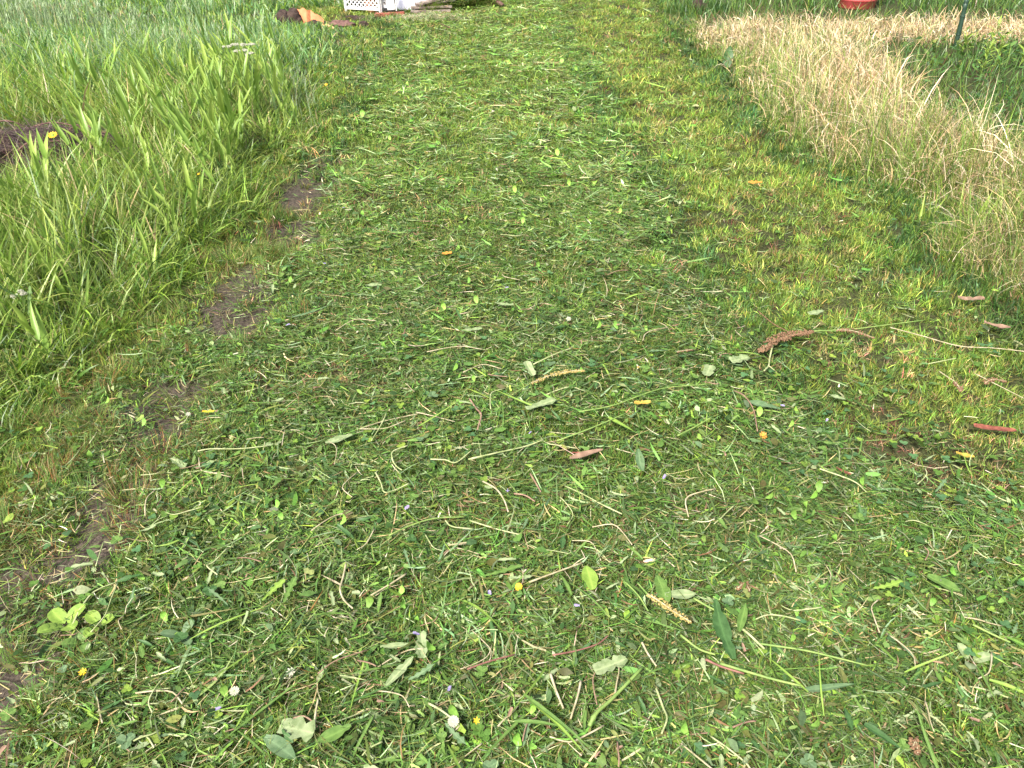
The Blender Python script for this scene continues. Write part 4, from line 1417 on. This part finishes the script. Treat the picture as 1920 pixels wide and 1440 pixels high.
# bundle of long green blades
for i, (pts, lb) in enumerate([([(985, 1300), (1040, 1338), (1085, 1380), (1110, 1415)], "uppermost long green blade of the bundle lying by the pinkish straw stem"), ([(992, 1316), (1045, 1352), (1080, 1384), (1100, 1412)], "middle long green blade of the bundle lying by the pinkish straw stem"), ([(965, 1352), (1010, 1356), (1060, 1366)], "flat green blade lying across the foot of the green bundle")]):
    P = px_path(pts, .06)
    L = (P[-1] - P[0]).length
    yaw = math.atan2(P[-1].y - P[0].y, P[-1].x - P[0].x)
    me = leaf_mesh("grass_leaf", L, .010, L_LIME if i == 1 else L_GREEN, 'grass', -.2, .35, 10, i)
    tag(link("grass_leaf", me, None, P[0], (0, 0, yaw)), lb, "grass blade", "bundle of long green blades")

# ------------------------------------------------------------------ look-alike cut pieces scattered over the track
def spots(n, d_lo=1.75, d_hi=5.5, clip=.35, power=1.0):
    out = []
    tries = 0
    while len(out) < n and tries < 20000:
        tries += 1
        u, v = random.uniform(-40, 1960), random.uniform(380, 1470)
        p = at(u, v, .04)
        d = math.hypot(p.length, 0)
        x, y = np.array([p.x]), np.array([p.y])
        if d > d_hi or not bool(in_path(x, y)[0]) or float(clip_amount(x, y)[0]) < clip or p.x < float(strip_x(y)[0]) + .12:
            continue
        out.append(p)
    return out


def strew(n, name, meshes, label, cat, group, z=(.030, .052), tilt=.22, **kw):
    for p in spots(n, **kw):
        o = link(name, random.choice(meshes), None, (p.x, p.y, gz(p.x, p.y) + random.uniform(*z)), (random.gauss(0, tilt), random.gauss(0, tilt), random.uniform(0, 6.283)))
        s = random.uniform(.75, 1.25)
        o.scale = (s, s, s)
        tag(o, label, cat, group)


def leaves(k, L, W, mat, kind, s0):
    return [leaf_mesh("leaf_blade", random.uniform(*L), random.uniform(*W), mat, kind, random.uniform(-.6, .7), random.uniform(.1, .45), 9, s0 + i, random.uniform(-1.2, 1.2)) for i in range(k)]


def bent(k, L, r, mat, s0):
    out = []
    for i in range(k):
        l = random.uniform(*L)
        c = random.gauss(0, .12) * l
        pts = [(-l / 2, 0, 0), (-l * .15, c * .7, .003), (l * .2, c, .002), (l / 2, random.gauss(0, .12) * l, 0)]
        out.append(tube_mesh("stem", pts, random.uniform(*r), random.uniform(*r) * .8, mat, 5, 3))
    return out


strew(85, "torn_leaf", leaves(9, (.018, .042), (.006, .014), L_PALE, 'torn', 500), "small torn leaf with its pale underside up, lying on the clippings", "leaf", "pale torn leaves on the clippings")
strew(60, "leaf_piece", leaves(8, (.018, .05), (.006, .015), L_GREEN, 'torn', 520), "mid green leaf piece cut by the mower and lying on the clippings", "leaf", "mid green leaf pieces on the clippings")
strew(45, "dock_leaf_piece", leaves(6, (.024, .055), (.007, .015), L_DARK, 'dock', 540), "small dark green dock leaf piece lying on the clippings", "leaf", "dark green leaf pieces on the clippings")
strew(32, "dandelion_leaf", leaves(6, (.04, .075), (.012, .022), L_BLUE, 'dandelion', 560), "small bluish toothed dandelion leaf cut off and lying on the clippings", "leaf", "cut dandelion leaves on the clippings")
strew(70, "grass_leaf", leaves(8, (.08, .20), (.004, .009), L_GREEN, 'grass', 580), "broad green grass blade cut and lying flat on the clippings", "grass blade", "cut green grass blades on the clippings")
strew(45, "grass_leaf", leaves(6, (.07, .18), (.004, .008), L_LIME, 'grass', 600), "light yellow-green grass blade cut and lying on the clippings", "grass blade", "cut yellow-green grass blades on the clippings")
strew(55, "cut_stalk", bent(10, (.035, .13), (.0012, .0022), S_STRAW, 0), "short straw coloured cut stem lying on the clippings", "cut stem", "straw coloured cut stems on the clippings", tilt=.06)
strew(50, "cut_stalk", bent(10, (.04, .14), (.0012, .0024), S_PALE, 0), "short pale green cut stem lying on the clippings", "cut stem", "pale green cut stems on the clippings", tilt=.06)
strew(26, "cut_stalk", bent(6, (.03, .09), (.0012, .0022), S_BROWN, 0), "short brown cut stem lying on the clippings", "cut stem", "brown cut stems on the clippings", tilt=.06)
strew(16, "petal", leaves(4, (.010, .018), (.006, .010), L_VIO, 'torn', 640), "tiny violet petal fallen among the clippings", "petal", "violet petals in the clippings", z=(.044, .056))
strew(24, "leaf_fragment", leaves(5, (.012, .022), (.004, .009), S_BROWN, 'torn', 660), "tiny red-brown leaf fragment among the clippings", "leaf", "red-brown leaf fragments in the clippings", z=(.044, .054))

# clover plants poking through near the walker
CL = [leaf_mesh("leaflet", .016, .016, m, 'round', -.3, .2, 6, 700 + i) for i, m in enumerate((L_BLUE, L_GREEN, L_DARK))]
for p in spots(34, d_hi=3.2):
    t = thing("clover_leaf", "three-part green clover leaf growing up through the clippings", "clover", (p.x, p.y, gz(p.x, p.y) + .046), random.uniform(0, 6), "clover leaves coming through the clippings")
    m = random.choice(CL)
    s = random.uniform(.75, 1.25)
    t.scale = (s, s, s)
    for k in range(3):
        link("leaflet", m, t, (0, 0, .001 * k), (0, -rad(random.uniform(2, 18)), k * 2.094))

# ------------------------------------------------------------------ twig heap in the verge
hp = Vector((HEAP.x - .05, HEAP.y + .1, 0))
hp.z = gz(hp.x, hp.y)
t = thing("twig_heap", "low dark heap of rotting twigs and dead stalks in the verge grass", "brush heap", hp)
link("mound", lump_mesh("mound", .50, .28, .13, SOIL, .5, 4, 5), t)
B = Blades()
n = 3200
a = R.uniform(0, 6.283, n)
rr = np.sqrt(R.random(n))
x, y = .52 * rr * np.cos(a), .31 * rr * np.sin(a)
z = .13 * np.sqrt(np.clip(1 - rr ** 2, 0, 1)) + R.uniform(-.005, .03, n)
B.add(np.stack([x, y, z], 1), R.uniform(.06, .26, n), R.uniform(.0018, .0042, n), np.where(R.random(n) < .7, R.normal(.15, .35, n) + np.pi * R.integers(0, 2, n), R.uniform(0, 6.28, n)), R.normal(1.42, .24, n), R.normal(.15, .3, n),
      pick([(.09, .055, .05), (.17, .115, .105), (.28, .22, .20), (.035, .022, .02), STRAW], [2.5, 1.8, 1.0, 2.6, .3], n), segs=4, lat=R.normal(0, .4, n), prof='stalk', floor=np.full(n, -.005))
tot = np.concatenate(B.tot)
me = raw_mesh("dead_stalks", np.concatenate(B.v), np.concatenate(B.l), np.concatenate([[0], np.cumsum(tot)[:-1]]), tot, np.concatenate(B.c), M_DRY)
link("dead_stalks", me, t)["kind"] = "stuff"
for k in range(9):
    a = random.uniform(-.3, .4)
    x0, y0 = random.uniform(-.45, .2), random.uniform(-.22, .2)
    l = random.uniform(.25, .5)
    link("twig", tube_mesh("twig", [(x0, y0, .10), (x0 + l * .5 * math.cos(a), y0 + l * .5 * math.sin(a), random.uniform(.13, .19)), (x0 + l * math.cos(a), y0 + l * math.sin(a), random.uniform(.07, .13))], .006, .003, BARK, 6, 4), t)
for x0 in (-.28, -.24):
    link("twig", tube_mesh("twig", [(x0, -.15, .12), (x0 - .02, -.13, .22), (x0 - .05, -.12, .32)], .004, .002, S_BROWN, 5, 4), t)

# ------------------------------------------------------------------ broken pots and clods at the yard edge
def clod(u, v, sx, sy, sz, mat, label, seed, cat="soil clod", name="soil_clod", rough=.35):
    p = at(u, v)
    return tag(link(name, lump_mesh(name, sx, sy, sz, mat, rough, seed, 4), None, (p.x, p.y, gz(p.x, p.y))), label, cat)


def shard(u, v, w, h, arc, mat, yaw, tilt, label, seed):
    """A piece of a broken pot wall: a curved plate with a ragged edge and thickness."""
    r = random.Random(seed)
    p = at(u, v)
    v_, f = [], []
    N, M = 14, 7
    for side in (0, 1):
        rad_ = (w / arc) - side * .014
        for j in range(M + 1):
            for i in range(N + 1):
                s = i / N
                q = j / M
                a = (s - .5) * arc
                top = h * (.55 + .45 * math.cos((s - .25) * 2.4)) * (1 + .06 * math.sin(s * 23 + seed))
                v_.append((rad_ * math.sin(a), -rad_ * (math.cos(a) - 1) + side * .0, q * top))
    def idx(s, j, i):
        return s * (M + 1) * (N + 1) + j * (N + 1) + i
    for j in range(M):
        for i in range(N):
            f.append((idx(0, j, i), idx(0, j, i + 1), idx(0, j + 1, i + 1), idx(0, j + 1, i)))
            f.append((idx(1, j, i), idx(1, j + 1, i), idx(1, j + 1, i + 1), idx(1, j, i + 1)))
    for i in range(N):
        f.append((idx(0, M, i), idx(0, M, i + 1), idx(1, M, i + 1), idx(1, M, i)))
        f.append((idx(0, 0, i), idx(1, 0, i), idx(1, 0, i + 1), idx(0, 0, i + 1)))
    for j in range(M):
        f.append((idx(0, j, 0), idx(0, j + 1, 0), idx(1, j + 1, 0), idx(1, j, 0)))
        f.append((idx(0, j, N), idx(1, j, N), idx(1, j + 1, N), idx(0, j + 1, N)))
    me = pymesh("pot_shard", v_, f, mat, False)
    return tag(link("pot_shard", me, None, (p.x, p.y, gz(p.x, p.y)), (tilt, 0, yaw)), label, "pot shard")


clod(535, 53, .11, .10, .13, SOIL, "black lumpy clod of roots and soil at the end of the pot shards", 11)
clod(553, 53, .10, .09, .14, SOIL, "dark root ball leaning against the large orange pot shard", 12)
shard(580, 55, .33, .17, .9, TERRA, rad(-8), rad(-18), "large curved orange terracotta shard sloping down from the dark root ball", 1)
clod(592, 56, .09, .07, .055, SOIL, "flat dark soil clod under the lower end of the large orange shard", 13)
shard(614, 60, .17, .07, .7, TERRA_L, rad(8), rad(-40), "small pale orange shard lying flat between two dark clods", 2)
clod(640, 52, .16, .08, .055, BARK, "reddish brown bark chunk lying past the small pale shard", 14, "bark", "bark_chunk")
clod(682, 51, .06, .05, .055, SOIL, "small black clod at the lawn corner of the broken pots", 15)
clod(668, 36, .13, .04, .035, SOIL, "dark earth clod in front of the white lattice", 16)
clod(831, 31, .05, .04, .035, SOIL, "small dark clod below the heap of cut grass", 17)
clod(1310, 26, .10, .09, .15, SOIL, "dark hollow-looking clod in the grass behind the straw", 18)

# ------------------------------------------------------------------ white lattice screen, box, bricks
pr, pl = at(715, 31), at(650, 27.5)
ax = (pl - pr)
Wd = ax.length
yaw = math.atan2(ax.y, ax.x)
g0 = gz(pr.x, pr.y)
t = thing("lattice_screen", "white diamond lattice screen with a post, standing in the yard by the bricks", "lattice", (pr.x, pr.y, g0), yaw)
H = .78
link("post", box_mesh("post", .035, .035, H + .03, WHITE_P), t, (0, 0, 0))
link("rail", box_mesh("rail", Wd - .03, .022, .03, WHITE_P), t, (Wd / 2, 0, .055))
link("rail", box_mesh("rail", Wd - .03, .022, .03, WHITE_P), t, (Wd / 2, 0, H - .03))
link("post", box_mesh("post", .028, .028, H, GREY_P), t, (Wd, 0, 0))
z0, z1 = .085, H - .03
x0, x1 = .018, Wd - .014


def slat(px0, pz0, px1, pz1, yoff, rot=0, ox=0, oy=0):
    l = math.hypot(px1 - px0, pz1 - pz0)
    if l < .03:
        return
    o = link("slat", SLAT, t, ((px0 + px1) / 2, yoff, (pz0 + pz1) / 2), (0, -math.atan2(pz1 - pz0, px1 - px0), 0))
    o.scale = (l, 1, 1)
    return o


SLAT = box_mesh("slat", 1, .004, .0105, WHITE_P, 0)
k = -(z1 - z0)
while k < (x1 - x0):
    for sgn in (1, -1):
        # lines x = x0 + k + (z - z0)  and mirrored
        za, zb = z0, z1
        xa, xb = x0 + k, x0 + k + (z1 - z0)
        if xa < x0:
            za += x0 - xa
            xa = x0
        if xb > x1:
            zb -= xb - x1
            xb = x1
        if xb > xa:
            if sgn == 1:
                slat(xa, za, xb, zb, -.004)
            else:
                slat(x1 - (xa - x0), za, x1 - (xb - x0), zb, .004)
    k += .052
# side wing of the lattice, turned away behind
t2 = thing("lattice_wing", "greyish lattice wing turning back from the end of the white lattice screen", "lattice", (pl.x, pl.y, g0), yaw - rad(62))
link("rail", box_mesh("rail", .4, .02, .03, GREY_P), t2, (.21, 0, .05))
link("rail", box_mesh("rail", .4, .02, .03, GREY_P), t2, (.21, 0, H - .03))
link("post", box_mesh("post", .028, .028, H, GREY_P), t2, (.42, 0, 0))
SL2 = box_mesh("slat", 1, .004, .011, GREY_P, 0)
for i in range(-13, 8):
    for sgn in (1, -1):
        xa, xb = i * .052, i * .052 + .67
        za, zb = .08, .75
        if xa < .01:
            za += .01 - xa
            xa = .01
        if xb > .41:
            zb -= xb - .41
            xb = .41
        if xb - xa > .03:
            if sgn < 0:
                xa, xb = .42 - xa, .42 - xb
            o = link("slat", SL2, t2, ((xa + xb) / 2, .004 * sgn, (za + zb) / 2), (0, -math.atan2(zb - za, xb - xa), 0))
            o.scale = (math.hypot(xb - xa, zb - za), 1, 1)

# small things stored behind the lattice
for i, (dx, dy, s, mat, lb) in enumerate([(-.16, .25, .09, TERRA, "orange clay pot kept behind the white lattice screen"), (-.33, .28, .11, BLACK_M, "black flower pot kept behind the white lattice screen")]):
    v_, f = [], []
    prof = [(.0, 0), (.7, 0), (.95, 1.7), (1.06, 1.7), (1.06, 2.0), (.92, 2.0), (.86, 1.6), (0, 1.6)]
    for (r_, z_) in prof:
        for q in range(16):
            v_.append((r_ * s * math.cos(q * .3927), r_ * s * math.sin(q * .3927), z_ * s))
    for a in range(len(prof) - 1):
        for q in range(16):
            f.append((a * 16 + q, a * 16 + (q + 1) % 16, (a + 1) * 16 + (q + 1) % 16, (a + 1) * 16 + q))
    tag(link("flower_pot", pymesh("flower_pot", v_, f, mat, False), None, (pr.x + dx, pr.y + dy, gz(pr.x + dx, pr.y + dy))), lb, "flower pot")

# white framed box on bricks
pb = at(727, 33)
gb = gz(pb.x, pb.y)
t = thing("framed_box", "small white framed box with two loose panels standing on red bricks", "box", (pb.x + .0, pb.y + .10, gb + .05), rad(4))
bw, bh = .20, .21
link("back_panel", box_mesh("back_panel", bw, .012, bh - .02, GREY_P), t, (0, .05, .01))
link("side_panel", box_mesh("side_panel", .012, .11, bh - .02, WHITE_P), t, (-bw / 2, 0, .008))
link("side_panel", box_mesh("side_panel", .012, .11, bh - .02, WHITE_P), t, (bw / 2, 0, .008))
link("top_rail", box_mesh("top_rail", bw + .03, .13, .022, WHITE_P), t, (0, 0, bh - .012))
link("inner_panel", box_mesh("inner_panel", bw * .5, .012, bh * .72, GREY_P), t, (-bw * .22, .015, .03), (0, rad(2), 0))
link("inner_panel", box_mesh("inner_panel", bw * .46, .012, bh * .74, WHITE_P), t, (bw * .2, -.02, .015), (0, rad(-5), 0))
link("knob", lump_mesh("knob", .012, .010, .010, BLACK_M, .1, 2, 2), t, (-bw * .2, -.002, .09))
link("knob", lump_mesh("knob", .007, .006, .007, BLACK_M, .1, 3, 2), t, (bw * .14, -.034, .10))
link("base_slot", box_mesh("base_slot", bw * .7, .06, .016, BLACK_M), t, (.01, -.01, 0))  # solid black block standing in for the shaded gap under the box
for (u, v, lb, rz) in [(718, 34, "red brick under the lattice post, its face to the track", 2), (742, 31.5, "red brick beside the other one under the white box, set back", 8)]:
    p = at(u, v)
    t = tag(link("brick", box_mesh("brick", .20, .10, .05, BRICK_M, .006, .003, int(u)), None, (p.x, p.y + .05, gz(p.x, p.y) - .004), (0, 0, rad(rz))), lb, "brick")

# ------------------------------------------------------------------ silver sheet over stacked boards
def drape(sx, sy, h, mat):
    from mathutils import noise
    N, M = 64, 40
    v_, f = [], []
    for j in range(M + 1):
        for i in range(N + 1):
            s, q = i / N, j / M
            e = min(1, 4.2 * min(s, 1 - s)) ** .7 * min(1, 3.5 * q) ** .55
            fold = .035 * noise.noise(Vector((s * 7 + q * 2, q * 3, 1))) + .02 * noise.noise(Vector((s * 19, q * 7, 4))) + .012 * math.sin(s * 40 + q * 9)
            z = max(.012, h * e * (.8 + .3 * noise.noise(Vector((s * 2.5, q * 2, 7)))) + fold * (.3 + e))
            v_.append(((s - .5) * sx, (q - .1) * sy + .02 * math.sin(s * 23), z))
    for j in range(M):
        for i in range(N):
            a = j * (N + 1) + i
            f.append((a, a + 1, a + N + 2, a + N + 1))
    return pymesh("silver_sheet", v_, f, mat)


p = at(778, 22)
g = gz(p.x, p.y)
tag(link("silver_sheet", drape(.75, .9, .42, TARP_M), None, (p.x, p.y + .12, g)), "crumpled silver grey plastic sheet draped beside the white box", "plastic sheet")
for i, (u, v, dz, lb) in enumerate([(806, 27, .0, "lowest weathered board of the stack beside the silver sheet"), (808, 25, .035, "second weathered board up in the stack beside the silver sheet"), (815, 24, .07, "third weathered board of the stack, tilted against the silver sheet"), (826, 24, .105, "topmost dark board of the stack beside the silver sheet")]):
    p = at(u, v)
    tag(link("weathered_board", box_mesh("weathered_board", .50, .12, .024, BOARD_M, .003, .003, i), None, (p.x, p.y + .07 + .02 * i, g + dz + .005 + .012 * (i > 1)), (0, rad(-4 * (i > 1) - 4 * (i > 2)), rad(8 + 5 * i))), lb, "board")
p = at(912, 12)
t = thing("bent_pipe", "white bent plastic pipe end by the dark log", "pipe", (p.x, p.y, gz(p.x, p.y)))
link("pipe", tube_mesh("pipe", [(.03, -.03, .025), (-.02, .05, .07), (-.06, .14, .2), (-.09, .2, .34)], .024, .024, WHITE_P, 10, 5), t)
link("coupling", tube_mesh("coupling", [(.034, -.04, .022), (.018, -.01, .038)], .029, .029, GREY_P, 10, 3), t)
p = at(928, 13)
t = thing("log", "dark short log lying at the end of the cut grass heap", "log", (p.x, p.y, gz(p.x, p.y) + .02))
link("trunk", tube_mesh("trunk", [(-.16, .2, .07), (-.05, .08, .05), (.06, -.02, .02), (.10, -.06, .0)], .04, .026, BARK, 9, 5, knots=(.4,)), t)
link("twig", tube_mesh("twig", [(-.05, .08, .05), (-.02, .02, .11), (.0, -.02, .15)], .008, .004, BARK, 5, 3), t)

# heap of pulled grass between the boards and the log
B = Blades()
n = 7000
pa, pz = at(795, 26), at(925, 14)
s = R.random(n)
x = pa.x + (pz.x - pa.x) * s + R.normal(0, .05, n)
y = pa.y + (pz.y - pa.y) * s + np.abs(R.normal(.12, .16, n)) + .04
hh = .10 * np.sin(np.pi * np.clip(.08 + .9 * s, 0, 1)) * R.random(n) * (0.3 + 1.3 * (s > .22))
c = pick([G_MID, G_DRK, G_BRI, STRAW, LIME, BROWN], [3, 1.2, 3, 1.2, 1.6, .3], n, .25)
B.add(P3(x, y, hh), R.uniform(.07, .22, n), R.uniform(.004, .008, n), R.normal(-1.2, 1.1, n), R.uniform(.5, 1.5, n), R.uniform(0, .9, n), c, segs=3, roll=R.normal(0, .5, n), floor=gh(x, y))
# tufts at the clod behind the straw
p = at(1312, 24)
n = 1600
x, y = p.x + R.normal(0, .18, n), p.y + R.normal(.0, .14, n)
B.add(P3(x, y), R.uniform(.10, .24, n), R.uniform(.004, .008, n), R.uniform(0, 6.28, n), R.uniform(.2, .7, n), R.uniform(.3, 1.2, n), pick([G_MID, G_DRK, G_BLU, G_BRI], [2, 2.4, 1.6, 1], n), segs=3)
# dried strip of cut grass in front of the boards
n = 2600
x, y = at(790, 38).x + R.normal(0, .3, n), at(790, 38).y + R.normal(0, .13, n)
B.add(P3(x, y, R.uniform(.01, .04, n)), R.uniform(.04, .1, n), R.uniform(.004, .007, n), R.uniform(0, 6.28, n), R.normal(1.45, .15, n), 0., pick([WHITE, PALE, STRAW, G_MID], [2, 2, 1, .8], n), segs=2, floor=gh(x, y))
B.build("pulled_grass", M_TALL, "loose pulled grass heaped along the stacked boards and the yard edge", "grass")

# ------------------------------------------------------------------ red tub and stake behind the straw
p = at(1616, 24)
g = gz(p.x, p.y)
t = thing("red_tub", "red tapered plastic tub standing behind the straw grass", "tub", (p.x, p.y + .24, g))
prof = [(0, 0.0), (.215, 0), (.225, .012), (.235, .09), (.241, .095), (.241, .115), (.236, .12), (.262, .40), (.268, .405), (.268, .43), (.263, .435), (.275, .58), (.30, .585), (.302, .62), (.285, .625), (.272, .58), (.222, .03), (0, .03)]
v_, f = [], []
NS = 40
for (r_, z_) in prof:
    for q in range(NS):
        a = q * 6.28319 / NS
        v_.append((r_ * math.cos(a), r_ * math.sin(a), z_))
for a in range(len(prof) - 1):
    for q in range(NS):
        f.append((a * NS + q, a * NS + (q + 1) % NS, (a + 1) * NS + (q + 1) % NS, (a + 1) * NS + q))
link("body", pymesh("body", v_, f, RED_M), t)
for s in (-1, 1):
    link("handle", tube_mesh("handle", [(s * .29, -.07, .56), (s * .35, -.05, .53), (s * .35, .05, .53), (s * .29, .07, .56)], .009, .009, BLACK_M, 6, 4), t)

ptop = at(1808, 14, .40)
t = thing("stake", "dark green garden stake standing at the corner of the weed plot", "stake", (ptop.x + .03, ptop.y, gz(ptop.x, ptop.y)))
link("pole", tube_mesh("pole", [(0, 0, -.02), (-.013, 0, .2), (-.03, 0, .41)], .021, .020, STAKE_M, 12, 4), t)
link("cap", tube_mesh("cap", [(-.029, 0, .40), (-.031, 0, .425)], .023, .019, STAKE_M, 12, 2), t)
for z in (.12, .28):
    link("ridge", tube_mesh("ridge", [(-.013 * z / .2, 0, z), (-.013 * z / .2 - .0008, 0, z + .012)], .0235, .0235, STAKE_M, 12, 2), t)
